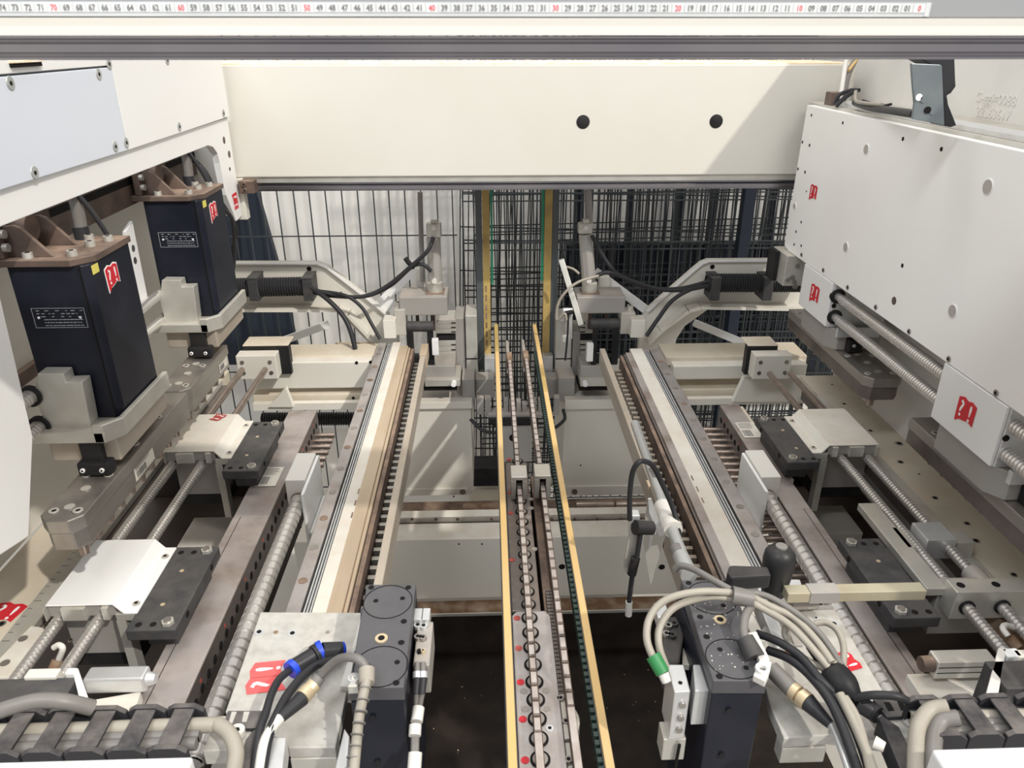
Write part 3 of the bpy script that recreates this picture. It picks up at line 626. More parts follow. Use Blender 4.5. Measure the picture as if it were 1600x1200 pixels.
# ================================================================== LEAD SCREW CARRIAGES
ZS = -.905
XA, XB_ = P(232, 778, z=ZS).x, P(280, 780, z=ZS).x
XC, XD = P(1410, 830, z=ZS).x, P(1445, 815, z=ZS).x
for x, y1, lab in ((XA, 2.08, 'outer of the two lead screws through the white carriages on the left'), (XB_, 2.08, 'inner of the two lead screws through the white carriages on the left'),
                   (XC, 2.0, 'inner of the two lead screws through the carriages on the right'), (XD, 2.0, 'outer of the two lead screws through the carriages on the right')):
    t = thing('lead_screw', (x, .7, ZS), lab, 'lead screw', 'lead screws')
    ym = 1.62
    G().helix((x, .66, ZS), (x, ym, ZS), .0105, .0030, .0085, 18, 6, .4).build('thread', SCREW, t)
    C('plain_shaft', PINM, t, (x, ym, ZS), (x, y1, ZS), .0085)
def blackplate(x0, x1, y0, y1, z, label, mir=1):
    t = thing('mounting_plate', ((x0 + x1) / 2, y0, -.949), label, 'plate', 'black drilled mounting plates')
    B('plate', BLKPL, t, x0, x1, y0, y1, z - .022, z, .0025)
    xo = x1 if mir > 0 else x0; xi = x0 if mir > 0 else x1; sg = -1 if mir > 0 else 1
    for yy in (y0 + .016, y1 - .016):
        b = G().cyl((xo + sg * .018, yy, z), (xo + sg * .018, yy, z + .006), .0105, n=6).build('hex_bolt', ALU, t)
        G().cyl((xo + sg * .018, yy, z + .006), (xo + sg * .018, yy, z + .009), .0065, n=12).build('bolt_end', STEEL, b)
        for dx in (.042, .066): hole(t, (xo + sg * dx, yy - .002, z), .0055)
    hole(t, (xo + sg * .045, (y0 + y1) / 2 + .04, z), .004, (0, 0, 1), BRASS, 'brass_plug'); hole(t, (xo + sg * .045, (y0 + y1) / 2 - .05, z), .004, (0, 0, 1), BRASS, 'brass_plug')
    for yy in (y0 + .05, y1 - .05): hole(t, (xo, yy, z - .011), .006, (1 if mir > 0 else -1, 0, 0))
    B('foot', BLKPL, t, (x0 + x1) / 2 - .025, (x0 + x1) / 2 + .025, y0 + .03, y1 - .02, -.949, z - .022)
    return t
ZB = -.89
def pb(z, n1, n2, f1, f2):                    # near-left, near-right, far-left, far-right pixels of a top face
    a, b, c, d = (P(*k, z=z) for k in (n1, n2, f1, f2))
    return (a.x + c.x) / 2, (b.x + d.x) / 2, (a.y + b.y) / 2, (c.y + d.y) / 2
blackplate(*pb(ZB, (200, 985), (277, 985), (270, 855), (340, 853)), ZB, 'black drilled mounting plate with two hex bolts, beside the nearer white cover on the left')
blackplate(*pb(ZB, (350, 734), (404, 738), (390, 660), (442, 657)), ZB, 'black drilled mounting plate beside the dusty farther cover on the left')
blackplate(*pb(ZB, (1230, 722), (1280, 722), (1180, 651), (1228, 651)), ZB, 'black drilled mounting plate beside the dusty white cover on the right', -1)
blackplate(*pb(ZB, (1397, 966), (1471, 965), (1310, 841), (1375, 841)), ZB, 'black drilled mounting plate under the yellow bar, nearest on the right', -1)
def cover_c(n1, n2, f1, f2, side, label, m, xs, sticker=None, nobody=False):
    zc = -.868
    x0, x1, y0, y1 = pb(zc, n1, n2, f1, f2)
    t = thing('carriage', ((x0 + x1) / 2, y0, -1.05), label, 'carriage', 'lead screw carriages')
    fl = -.888; s = side                       # side +1: flange on the +x flank
    xf, xk = (x1, x0) if s > 0 else (x0, x1)
    if not nobody:
        pts = [(xk, zc), (xf, zc), (xf + s * .014, fl + .002), (xf + s * .016, fl), (xf + s * .036, fl), (xf + s * .036, fl - .003), (xf + s * .013, fl - .003), (xf - s * .002, zc - .003), (xk, zc - .003)]
        cv = G().ext([(a, y0, b) for a, b in pts], (0, y1 - y0, 0)).build('sheet_cover', m, t, .0012)
        for yy in (y0 + .022, y1 - .03): bolt(cv, (xf + s * .026, yy, fl), .0065, (0, 0, 1), .003, ALU, 'screw')
        if sticker: qsticker(cv, ((x0 + x1) / 2 + .012, y1 - .02, zc + .0005), (-.5, -1, 0), (1, -.4, 0), .034, REDF, rim=False)
    B('bearing_bridge', ALUG, t, xk, xf - s * .001, y0 + .004, y1 - .004, zc - .028, zc - .0035)
    zl = ZS - .10
    for (a, b) in ((xk, min(xs) - .014 if s > 0 else max(xs) + .014), (min(xs) + .014, max(xs) - .014), (xf - s * .008, (max(xs) + .013) if s > 0 else (min(xs) - .013))):
        B('screw_nut', ALU, t, a, b, y0 - .006, y0 + .02, zc - .030, zc - .004)
    B('carriage_block', ALUG, t, x0 + .004, x1 - .004, y0 + .03, y1 - .01, zl, zc - .029)
    B('flange_plate', ALU, t, xf - s * .002, xf + s * .040, y0 + .001, y1 - .002, fl - .018, fl - .0032)
    B('drop_leg', ALU, t, xf - s * .004, xf + s * .012, y0 + .002, y0 + .026, zl - .05, fl - .0185)
    B('lower_plate', RUBBER, t, x0, x1, y0 + .032, y1 - .01, zl - .03, zl - .0005)
    for x in xs: C('seal', RUBBER, t, (x, y0 + .026, ZS), (x, y0 + .033, ZS), .0125)
    return t
cover_c((75, 945), (176, 945), (146, 843), (242, 843), 1, 'clean white sheet-metal carriage cover nearest on the left', WHITE, (XA, XB_))
cover_c((257, 705), (334, 705), (301, 648), (372, 646), 1, 'dusty white carriage cover with faded red sticker, farther on the left', CREAM, (XA, XB_), True)
cover_c((1294, 697), (1372, 693), (1252, 640), (1320, 637), -1, 'dusty white carriage cover on two lead screws on the right', CREAM, (XC, XD))
# nearest right carriage has no cover, just an aluminium bearing block
y0 = P(1550, 930, z=-.88).y
t = thing('bearing_block', (XC, y0, -.99), 'bare aluminium bearing block with two lead screws, nearest on the right', 'bearing block')
g = B('block', ALU, t, XC - .025, XD + .10, y0, y0 + .035, -.933, -.872, .002)
B('grey_plate', ALUG, t, XC - .03, XD + .02, y0 + .036, y0 + .06, -1.0, -.89)
B('shim_plate', ALU, t, P(1440, 900, z=-.89).x - .01, XC - .02, y0 + .03, y0 + .30, -.905, -.889)
for x in (XC, XD):
    C('seal', RUBBER, t, (x, y0 - .004, ZS), (x, y0 + .002, ZS), .014)
    C('top_slot', VOID, t, (x - .008, y0 + .018, -.8725), (x - .008, y0 + .018, -.8712), .007)
C('lead_nut', ALUG, t, (XD, y0 + .036, ZS), (XD, y0 + .09, ZS), .019)
for nm, px, py in (('near_nut_block', 1412, 900), ):
    q = P(1440, 830, z=-.885)
    tt = thing('nut_block', (XC + .03, q.y, -.93), 'small aluminium nut block standing between the two right lead screws', 'nut block')
    B('block', ALUB, tt, XC + .016, XD + .012, q.y - .03, q.y + .03, -.93, -.885)
    B('side_piece', ALU, tt, XD + .014, XD + .05, q.y - .03, q.y + .012, -.93, -.893)
    B('inner_piece', ALU, tt, XC - .03, XC - .012, q.y - .045, q.y + .02, -.95, -.889)
# far end blocks of the lead screws
def endblk(n1, n2, label, x0, x1, s):
    z = -.868; q = P(*n1, z=z)
    t = thing('end_support', ((x0 + x1) / 2, q.y, -.95), label, 'end support', 'lead screw end supports')
    B('bearing_block', CREAM, t, x0, x1, q.y, q.y + .045, -.945, z, .002)
    B('black_cap', RUBBER, t, x0 + .01 * s, x1 + .03 * s, q.y + .046, q.y + .075, -.95, z + .012, .002)
    B('cap_top', TABLE, t, x0 + .01 * s, x1 + .03 * s, q.y + .046, q.y + .12, z + .0125, z + .016, .001)
    for k in range(4):
        C('screw', STEEL, t, (x0 + (x1 - x0) * (.15 + .7 * (k % 2)), q.y, z - .02 - .035 * (k // 2)), (x0 + (x1 - x0) * (.15 + .7 * (k % 2)), q.y - .003, z - .02 - .035 * (k // 2)), .006)
endblk((405, 556), 0, 'cream end support with black cap for the left lead screws', XA - .02, XB_ + .03, 1)
endblk((1205, 556), 0, 'cream end support with black cap for the right lead screws', XC - .03, XD + .02, -1)
# ================================================================== STEEL BEAMS WITH PINS
ZBM = -.95
def beam(xa, xb, y0, y1, side, label, yp):
    t = thing('steel_beam', ((xa + xb) / 2, y0, ZBM - .12), label, 'steel beam', 'oxidised steel beams')
    ym = yp
    B('beam_body', BEAMST, t, xa, xb, y0, ym - .0008, ZBM - .12, ZBM, .0015)
    B('far_section', BEAMST, t, xa, xb, ym + .0008, y1, ZBM - .12, ZBM - .001, .0015)
    xs_ = xb if side > 0 else xa; xo = xa if side > 0 else xb
    B('top_seam', VOID, t, xo + side * .016, xo + side * .0172, y0, ym, ZBM, ZBM + .0004, 0)
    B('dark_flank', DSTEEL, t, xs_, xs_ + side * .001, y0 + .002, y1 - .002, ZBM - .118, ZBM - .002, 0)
    n = int((y1 - y0 - .05) / .032)
    npin = 7 if side > 0 else 99
    for i in range(n):
        y = y1 - .03 - i * .032
        G().cyl((xs_, y, ZBM - .035), (xs_ + side * .0015, y, ZBM - .035), .0085, n=14).build('flank_bore', VOID, t)
        L = .048
        if i < npin:
            o = G().cyl((xs_, y, ZBM - .065), (xs_ + side * L, y, ZBM - .065), .0070, n=14).build('pin', PINM, t)
            G().cyl((xs_ + side * (L - .016), y, ZBM - .065), (xs_ + side * L * 1.02, y, ZBM - .065), .0080, n=14).build('pin_collar', PINM, o)
        if i % 4 == 1: G().cyl((xs_, y, ZBM - .018), (xs_ + side * .0014, y, ZBM - .018), .004, n=10).build('red_mark', REDF, t)
    return t
x0_, x1_ = P(237, 1050, z=ZBM).x, P(310, 1050, z=ZBM).x
q = P(370, 808, z=ZBM)
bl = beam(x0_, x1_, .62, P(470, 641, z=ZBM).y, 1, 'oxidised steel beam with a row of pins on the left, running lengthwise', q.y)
q = P(421, 745, z=ZBM); barcode(bl, (q.x, q.y, ZBM), (1, 0, 0), (0, 1, 0), .05, .085)
x2_, x3_ = P(1296, 900, z=ZBM).x, P(1340, 900, z=ZBM).x
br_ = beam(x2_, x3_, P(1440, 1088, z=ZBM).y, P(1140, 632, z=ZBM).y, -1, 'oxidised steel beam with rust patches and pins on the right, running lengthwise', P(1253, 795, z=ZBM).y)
q = P(1170, 672, z=ZBM); barcode(br_, (q.x, q.y, ZBM), (1, 0, 0), (0, 1, 0), .05, .085)
B('side_strip', TABLE, br_, x3_ + .001, x3_ + .012, 1.5, P(1140, 632, z=ZBM).y, ZBM - .05, ZBM - .006)
# ================================================================== LARGE BALL SCREWS
ZQ = -.935
def bigscrew(px0, py0, px1, py1, label, s, bx):
    x = (P(px0, py0, z=ZQ).x + P(px1, py1, z=ZQ).x) / 2; ye = P(px0, py0, z=ZQ).y; yn = P(px1, py1, z=ZQ).y
    t = thing('ball_screw', (x, yn, ZQ - .02), label, 'ball screw', 'large shiny ball screws')
    G().helix((x, yn - .1, ZQ), (x, ye, ZQ), .0165, .0042, .0205, 28, 12, .26).build('thread', SCREW, t)
    C('shaft_collar', BRACK, t, (x, ye - .006, ZQ), (x, ye, ZQ), .0175)
    b = thing('bearing_housing', (x, ye, -1.0), bx, 'bearing housing', 'white bearing housings')
    zt2 = -.885
    G().ext([(x - s * .004 - .022, ye, -.965), (x - s * .004 - .022, ye, zt2), (x - s * .004 + .022, ye, zt2), (x - s * .004 + .022, ye, -.965)], (0, .12, 0)).build('housing', PLASW, b, .002)
    B('mounting_web', WHITE, b, x + s * .019, x + s * .026, ye - .05, ye + .118, -1.06, zt2 - .005, .002)
    B('web_foot', WHITE, b, x + s * .027, x + s * .05, ye - .05, ye + .10, -1.06, -.99, .002)
    return t
bigscrew(470, 780, 333, 1105, 'large shiny ball screw beside the left oxidised beam', 1, 'white bearing housing at the far end of the large left ball screw')
bigscrew(1198, 775, 1385, 1080, 'large shiny ball screw beside the right oxidised beam', -1, 'white bearing housing at the far end of the large right ball screw')
# ================================================================== CENTRE: LINEAR RAIL BEAMS
ZR = -.90
def railset(side, ref, e, y0, y1, lab):
    # e: pixel x at row ref of: rail outer, rail inner, groove inner, cream inner, tan inner, flank inner
    X = [P(a, ref, z=ZR).x for a in e]
    s = side
    t = thing('rail_beam', ((X[0] + X[3]) / 2, y0, -1.02), lab, 'rail beam', 'linear rail beams')
    B('support_beam', CREAM, t, X[0] + s * .004, X[3], y0, y1 - .01, -1.02, ZR - .016, .002)
    B('linear_rail', RAILM, t, X[0], X[1], y0, y1, ZR - .0155, ZR, .002)
    B('groove_bed', VOID, t, X[1] + s * .001, X[2], y0, y1, ZR - .015, ZR - .011, 0)
    w_ = (X[2] - X[1]) / 7
    for i in range(3): B('groove_rib', ALUB, t, X[1] + w_ * (1.4 + 2 * i), X[1] + w_ * (2.3 + 2 * i), y0, y1, ZR - .0109, ZR - .004, 0)
    B('cream_plate', CREAM, t, X[2], X[3] - s * .0015, y0, y1 + .01, ZR - .0155, ZR - .003, .001)
    y = y0 + .03
    while y < y1 - .02:
        if abs(y - y1) > .03:
            c = Vector(((X[0] + X[1]) / 2, y, ZR)); G().cyl(c, c + Vector((0, 0, .0008)), .0085, n=18).build('rail_bolt_cap', STEEL if random.random() > .2 else BRACK, t)
        y += .098
    for i in range(3):
        yy = 1.30 + i * .045 if s < 0 else 1.33 + i * .045
        B('vent_slot', BRACK, t, X[3] - s * .004 - (X[3] - X[2]) * .25, X[3] - s * .007 - (X[3] - X[2]) * .25, yy, yy + .02, ZR - .003, ZR - .0025, 0)
    # tan slide strip beam
    t2 = thing('slide_beam', ((X[3] + X[4]) / 2, y0, -1.0), 'tan slide beam alongside the %s rail beam, above the row of rollers' % ('left' if s < 0 else 'right'), 'slide beam', 'tan slide beams')
    B('slide_top', WOOD if s < 0 else BEAMST, t2, X[3], X[3] + (X[4] - X[3]) * .80, y0, y1 - .02, ZR - .06, ZR - .004)
    B('slide_step', WOOD if s < 0 else DSTEEL, t2, X[3] + (X[4] - X[3]) * .81, X[4], y0, y1 - .02, ZR - .065, ZR - .010)
    B('slide_flank', BRACK, t2, X[4] - s * .002, X[4] - s * .012, y0, y1 - .02, -1.0, ZR - .014)
    t3 = thing('roller_track', (X[5], y0, -1.0), 'dark gap with a row of small blocks beside the %s tan slide beam' % ('left' if s < 0 else 'right'), 'roller track', 'roller tracks')
    B('track_base', VOID, t3, X[4] - s * .013, X[5], y0, y1 - .03, -1.01, -.985, 0)
    y = y0 + .02
    while y < y1 - .05:
        o = B('roller_block', BARM if s > 0 else ALU, t3, X[4] - s * .013, X[4] - s * .031, y - .0055, y + .0055, -.985, -.948, .001)
        B('roller_step', ALUG, o, X[4] - s * .031, X[4] - s * .040, y - .009, y + .002, -.985, -.958, 0)
        y += .029
    return X
XLr = railset(-1, 900, (464, 487, 503, 523, 553, 588), P(500, 985, z=ZR).y, P(612, 535, z=ZR).y, 'cream beam with bolted linear rail on the left of the centre, running lengthwise')
XRr = railset(1, 790, (1167, 1144, 1128, 1100, 1081, 1045), P(1200, 960, z=ZR).y, P(985, 545, z=ZR).y, 'cream beam with bolted linear rail on the right of the centre, running lengthwise')
# clamp bars
a, b = P(586, 900, z=ZR).x, P(600, 900, z=ZR).x
t = thing('clamp_bar', (a, 1.0, -.96), 'long narrow steel clamp bar inside the left roller track', 'clamp bar', 'steel clamp bars')
B('bar', BARM, t, a, b, P(590, 960, z=ZR).y, P(657, 553, z=ZR).y, -.955, ZR, .001); B('top_strip', BARM, t, a + .001, b - .001, P(590, 960, z=ZR).y, P(657, 553, z=ZR).y, ZR, ZR + .001, 0)
B('end_block', WOOD, t, a - .002, b + .004, P(657, 553, z=ZR).y - .02, P(657, 545, z=ZR).y + .03, -.94, ZR + .006)
a, b = P(972, 640, z=ZR).x, P(982, 640, z=ZR).x
t = thing('clamp_bar', (a, 1.0, -.96), 'long narrow steel clamp bar inside the right roller track, behind the sensor pipe', 'clamp bar', 'steel clamp bars')
B('bar', BARM, t, a, b, P(1060, 960, z=ZR).y, P(938, 545, z=ZR).y, -.955, ZR, .001); B('top_strip', BARM, t, a + .001, b - .001, P(1060, 960, z=ZR).y, P(938, 545, z=ZR).y, ZR, ZR + .001, 0)
for y in (1.24,): B('joint', VOID, t, a - .0008, a, y, y + .002, -.95, ZR, 0)
# ================================================================== YELLOW BELTS
def belt(x, w_, lab, aged=None):
    t = thing('conveyor_belt', (x, .55, -.96), lab, 'belt', 'yellow topped conveyor belts')
    ye = P(775, 506, z=ZR).y
    B('belt_profile', DGREY, t, x - w_ / 2 - .0015, x + w_ / 2 + .0015, .55, ye, -.945, ZR - .006, .001)
    B('belt_top', YEL, t, x - w_ / 2, x + w_ / 2, .55, (aged[0] if aged else ye - .25), ZR - .0058, ZR, .001)
    if aged:
        B('aged_belt_top', YELD, t, x - w_ / 2, x + w_ / 2, aged[0], aged[1], ZR - .0058, ZR, .001)
        B('belt_top', YEL, t, x - w_ / 2, x + w_ / 2, aged[1], ye, ZR - .0058, ZR, .001)
        g = G(); y = .6
        while y < 2.2: g.box(x - w_ / 2 - .009, x - w_ / 2 - .002, y, y + .008, -.925, ZR - .005); y += .014
        o = g.build('belt_teeth', DGREEN, t); o['kind'] = 'stuff'
        B('tooth_strip', VOID, t, x - w_ / 2 - .0085, x - w_ / 2 - .0016, .6, 2.2, -.93, -.914, 0)
    else: B('aged_belt_top', YELD, t, x - w_ / 2, x + w_ / 2, ye - .25, ye, ZR - .0058, ZR, .001)
belt(.024, .0125, 'yellow topped conveyor belt left of the two block chains')
belt(.1565, .0125, 'yellow topped conveyor belt with dark green teeth, right of the two block chains', (P(850, 612, z=ZR).y, P(845, 575, z=ZR).y))
# ================================================================== BLOCK CHAINS
def chain(px, py, yfar, ynear, lab, solid):
    x = P(px, py, z=ZR).x
    t = thing('block_chain', (x, ynear, -.95), lab, 'chain', 'block chains')
    w_ = .0088
    B('chain_guide', CHAIND, t, x - .005, x + .0065, ynear - .2, yfar, -.945, ZR - .006, .0006)
    B('solid_end', CHAIN, t, x - w_ / 2 - .001, x + w_ / 2 + .001, ynear - .2, ynear - .004, ZR - .006, ZR - .001, .0006)
    me = None; y = ynear
    while y < yfar:
        if me is None:
            first = o = B('chain_block', CHAIN, t, x - w_ / 2, x + w_ / 2, y, y + .021, ZR - .0058, ZR, .0005)
        else:
            o = me.copy(); COL.objects.link(o); o.parent = t; o.location = first.location + Vector((0, y - ynear, 0))
        me = o; y += .029
    B('start_block', RUST, t, x - .008, x + .008, yfar, yfar + .05, -.93, ZR + .006, .001)
    B('far_arm', ALUG, t, x - .008, x + .001, yfar + .03, yfar + .17, -.96, ZR - .004, .001)
    return x
xc1 = chain(822, 900, P(798, 562, z=ZR).y, P(838, 1140, z=ZR).y, 'row of pale square blocks forming a chain, left of the two in the centre', 1)
xc2 = chain(866, 900, P(825, 560, z=ZR).y, P(893, 1100, z=ZR).y, 'row of pale square blocks forming a chain, right of the two in the centre', 1)
def guideclamp(n1, n2, f1, lab):
    z = -.872
    a, b, c = P(*n1, z=z), P(*n2, z=z), P(*f1, z=z)
    t = thing('chain_clamp', ((a.x + b.x) / 2, a.y, -.93), lab, 'clamp', 'chain clamps')
    m_ = (a.x + b.x) / 2
    B('cap', ALU, t, a.x, b.x, a.y, c.y, z - .008, z, .001)
    B('cheek', ALU, t, a.x, m_ - .007, a.y, c.y, -.93, z - .0085); B('cheek', ALU, t, m_ + .007, b.x, a.y, c.y, -.93, z - .0085)
    B('slot_back', VOID, t, m_ - .0068, m_ + .0068, a.y + .02, a.y + .03, ZR + .002, z - .0085, 0)
guideclamp((799, 746), (824, 745), (797, 727), 'pale aluminium chain clamp straddling the left block chain')
guideclamp((836, 744), (861, 744), (832, 725), 'pale aluminium chain clamp straddling the right block chain')
# ================================================================== CENTRE SPINDLE PLATES
ZC = -.932
def ring(parent, x, y, z, r, n='spindle_ring'):
    o = G().cyl((x, y, z - .002), (x, y, z + .0015), r, n=24).build(n, VOID, parent)
    G().lathe((x, y, z + .0015), (x, y, 1), [(0, r * .78), (.001, r * .75), (.001, r * .4), (-.001, r * .38), (-.001, .0001)], 20).build('spindle_face', STEEL, o)
t = thing('spindle_plate', (.06, 1.3, -.99), 'brown stained steel spindle plate with a row of rings, under the left block chain', 'spindle plate')
a, b = P(797, 900, z=ZC).x, P(840, 900, z=ZC).x
yf, ym = P(815, 722, z=ZC).y, P(830, 957, z=ZC).y
B('plate', DSTEEL, t, a, b, ym + .004, yf, -.99, ZC, .002)
for py in (721, 770, 784, 800, 816, 832, 849, 867, 886, 905, 925, 945):
    q = P(758 + (py - 58) * .0765, py, z=ZC); ring(t, q.x, q.y, ZC, .0135)
for py in (718, 770, 802, 875): hole(t, P(795.5 + (py - 720) * .03, py, z=ZC), .006, (0, 0, 1), REDF, 'red_mark')
for px, py in ((822, 808), (831, 858), (825, 780), (826, 794)): hole(t, P(px + 4, py, z=ZC), .006, (0, 0, 1), STEEL, 'plug')
t = thing('spindle_plate', (.06, .8, -.99), 'bright silver spindle plate with black rings and red dots, at the bottom centre', 'spindle plate')
z2 = ZC + .006
x0, x1 = P(801.5, 1000, z=z2).x, P(864, 1000, z=z2).x
G().ext([(x0, .50, z2 - .05), (x1, .50, z2 - .05), (x1, ym - .016, z2 - .05), (x1 - .008, ym - .003, z2 - .05), (x0 + .008, ym - .003, z2 - .05), (x0, ym - .014, z2 - .05)], (0, 0, .05)).build('plate', RAILM, t, .0012)
for py in (966, 989, 1012, 1039, 1066, 1094, 1124, 1155, 1187):
    q = P(758 + (py - 58) * .0763, py, z=z2); ring(t, q.x, q.y, z2, .0145)
for px, py in ((808, 966), (810.5, 1013), (813.5, 1066), (817, 1124), (820.5, 1188)): hole(t, P(px, py, z=z2), .0062, (0, 0, 1), RED if py > 1050 else REDF, 'red_dot')
for px, py in ((818.5, 1080), (853, 1079), (820.5, 1108), (855, 1108)): hole(t, P(px, py, z=z2), .006, (0, 0, 1), STEEL, 'plug')
bolt(t, P(859, 1138, z=z2), .006, (0, 0, 1), .001, ALUB, 'screw')
# lower central under-structure
t = thing('spindle_block', (.06, 1.2, -1.3), 'brown steel body under the central spindle plates', 'machine body')
B('body', BRACK, t, a + .002, b - .002, .6, yf - .01, -1.22, -.992, .003)
B('right_body', BRACK, t, xc2 - .02, xc2 + .006, .55, yf - .04, -1.2, -.946, .002)
t = thing('woven_bands', (P(868, 1000, z=ZC).x, .9, ZC), 'two dark woven bands between the silver plate and the right block chain', 'band')
for i in (0, 1):
    xx = P(864 + i * 7, 1000, z=ZC).x
    g = G(); y = P(866, 1084, z=ZC).y; k = 0
    while y < P(855, 922, z=ZC).y: g.box(xx - .0035, xx + .0035, y, y + .0035, ZC - .02, ZC + (.001 if k % 2 else 0)); y += .0045; k += 1
    o = g.build('band_weave', DSTEEL, t); o['kind'] = 'stuff'
t = thing('round_bracket', P(878, 1125, z=z2), 'round-ended steel bracket with three bolts beside the silver spindle plate', 'bracket')
q = P(872, 1125, z=z2 - .002)
G().ext([(x1 + .001, q.y - .034, z2 - .03)] + [(x1 + .001 + .026 * math.sin(u * math.pi / 12), q.y - .034 * math.cos(u * math.pi / 12), z2 - .03) for u in range(1, 12)] + [(x1 + .001, q.y + .034, z2 - .03)], (0, 0, .028)).build('disc', ALU, t, .001)
B('tab_near', ALU, t, x1 + .001, x1 + .02, q.y - .085, q.y - .036, z2 - .03, z2 - .006); B('tab_far', ALU, t, x1 + .001, x1 + .015, q.y + .030, q.y + .05, z2 - .03, z2 - .003)
for px, py in ((876, 1092), (884, 1128), (888, 1188)): bolt(t, P(px, py, z=z2 - .003), .006, (0, 0, 1), .003, STEEL)
# ================================================================== LOWER CENTRE: BOXES, CROSS RAIL, PANEL, TRAY
YB = 2.30
for e, lab in (((632, 738), 'white sheet-metal box on the left below the rear machinery, striped by sunlight'), ((880, 1014), 'white sheet-metal box on the right below the rear machinery, in shade')):
    b_ = fb(YB, e[0], e[1], 637, 772, .35)
    t = thing('metal_box', ((b_[0] + b_[1]) / 2, YB, b_[4]), lab, 'metal box', 'white metal boxes')
    xo = (-.07, 0) if e[0] < 700 else (0, .07)
    B('box_body', WHITE if 0 else CREAM, t, b_[0] + xo[0], b_[1] + xo[1], YB, YB + .35, b_[4], b_[5], .003)
    z1 = P(700, 628, y=YB - .012).z
    B('lid', CREAM, t, b_[0] + xo[0], b_[1] + xo[1] + (.004 if e[0] < 700 else 0), YB - .012, YB + .35, b_[5] + .0005, z1, .002)
    B('lower_lip', CREAM, t, b_[0] + xo[0], b_[1] + xo[1] - .02, YB - .008, YB - .0005, b_[4], P(700, 762, y=YB).z, .001)
    q = P(e[1] - 15 if e[0] < 700 else e[0] + 17, 766, y=YB); C('lip_screw', STEEL, t, (q.x, YB - .008, q.z), (q.x, YB - .011, q.z), .011)
    hole(t, P(e[0] + 27 if e[0] > 700 else e[1] - 29, 727 if e[0] > 700 else 776, y=YB), .003, (0, -1, 0))
YC = 2.02
b_ = fb(YC, 560, 1060, 807, 826, .10); yk = P(800, 795, z=b_[5]).y
t = thing('cross_rail', (.08, YC, b_[4]), 'cream cross rail with a bolted steel strip, low across the centre', 'cross rail')
B('rail_body', CREAM, t, -.45, .62, YC + .006, yk, b_[4], b_[5], .002)
B('steel_strip', STEEL, t, -.45, .62, YC, YC + .0055, (b_[4] + b_[5]) / 2 - .002, b_[5] - .001, .0005)
B('dark_strip', DSTEEL, t, -.45, .62, YC - .003, YC + .0055, b_[4], (b_[4] + b_[5]) / 2 - .003, .0005)
for px in (644, 681, 715, 768, 862, 898, 933, 970): 
    q = P(px, 811, y=YC); C('strip_bolt', BRACK, t, (q.x, YC, q.z), (q.x, YC - .002, q.z), .0055)
YD = 1.93
b_ = fb(YD, 440, 1090, 841, 934, .06)
t = thing('front_apron', (.08, YD, b_[4]), 'cream apron panel with two round holes, low across the centre above the rusty ledge', 'panel')
B('apron_plate', CREAM, t, -.62, .80, YD, YC - .004, b_[4], b_[5], .003)
for px, py, r in ((878, 885.5, .0105), (1034, 886, .0105), (717, 850, .0032), (753, 850, .0032), (470, 824, .003)): hole(t, P(px, py, y=YD), r, (0, -1, 0))
zl = P(800, 936, y=YD).z; yl = P(800, 955, z=zl).y
t = thing('rusty_ledge', (.08, yl, zl - .02), 'rusty brown ledge along the foot of the apron above the black tray', 'ledge')
B('ledge', RUST, t, -.62, .80, yl, YD - .001, zl - .012, zl, .001); B('ledge_edge', ALU, t, -.62, .80, yl - .004, yl - .0005, zl - .013, zl - .001, .001)
t = thing('drip_tray', (.1, 1.1, zl - .26), 'empty black tray with dust specks, at the bottom between the two front units', 'tray')
B('tray_floor', TRAY, t, -.75, .95, .1, YD + .05, zl - .20, zl - .19, 0)
B('tray_back', TRAY, t, -.62, .80, yl + .02, yl + .03, zl - .189, zl - .014, 0)
g = G(); r = random.Random(11)
for i in range(90):
    x, y = r.uniform(-.25, .5), r.uniform(.7, 1.8); s_ = r.uniform(.001, .004); g.box(x, x + s_, y, y + s_, zl - .19, zl - .1885)
o = g.build('dust_specks', WOOD, t); o['kind'] = 'stuff'
t = thing('chip_pan', (.1, 2.2, -1.5), 'dusty pan with wood chips, darkened as the gap between apron and white boxes', 'pan')
B('pan', BRACK, t, -.55, .75, 2.13, 2.295, -1.56, -1.53, .001)  # dark brown colour stands for the shaded gap behind the cross rail
for i, x in enumerate((-.10, .30, .44)):
    C('chip_roller', PINM if i else RUST, t, (x, 2.22, -1.508), (x + .13, 2.22, -1.508), .018)
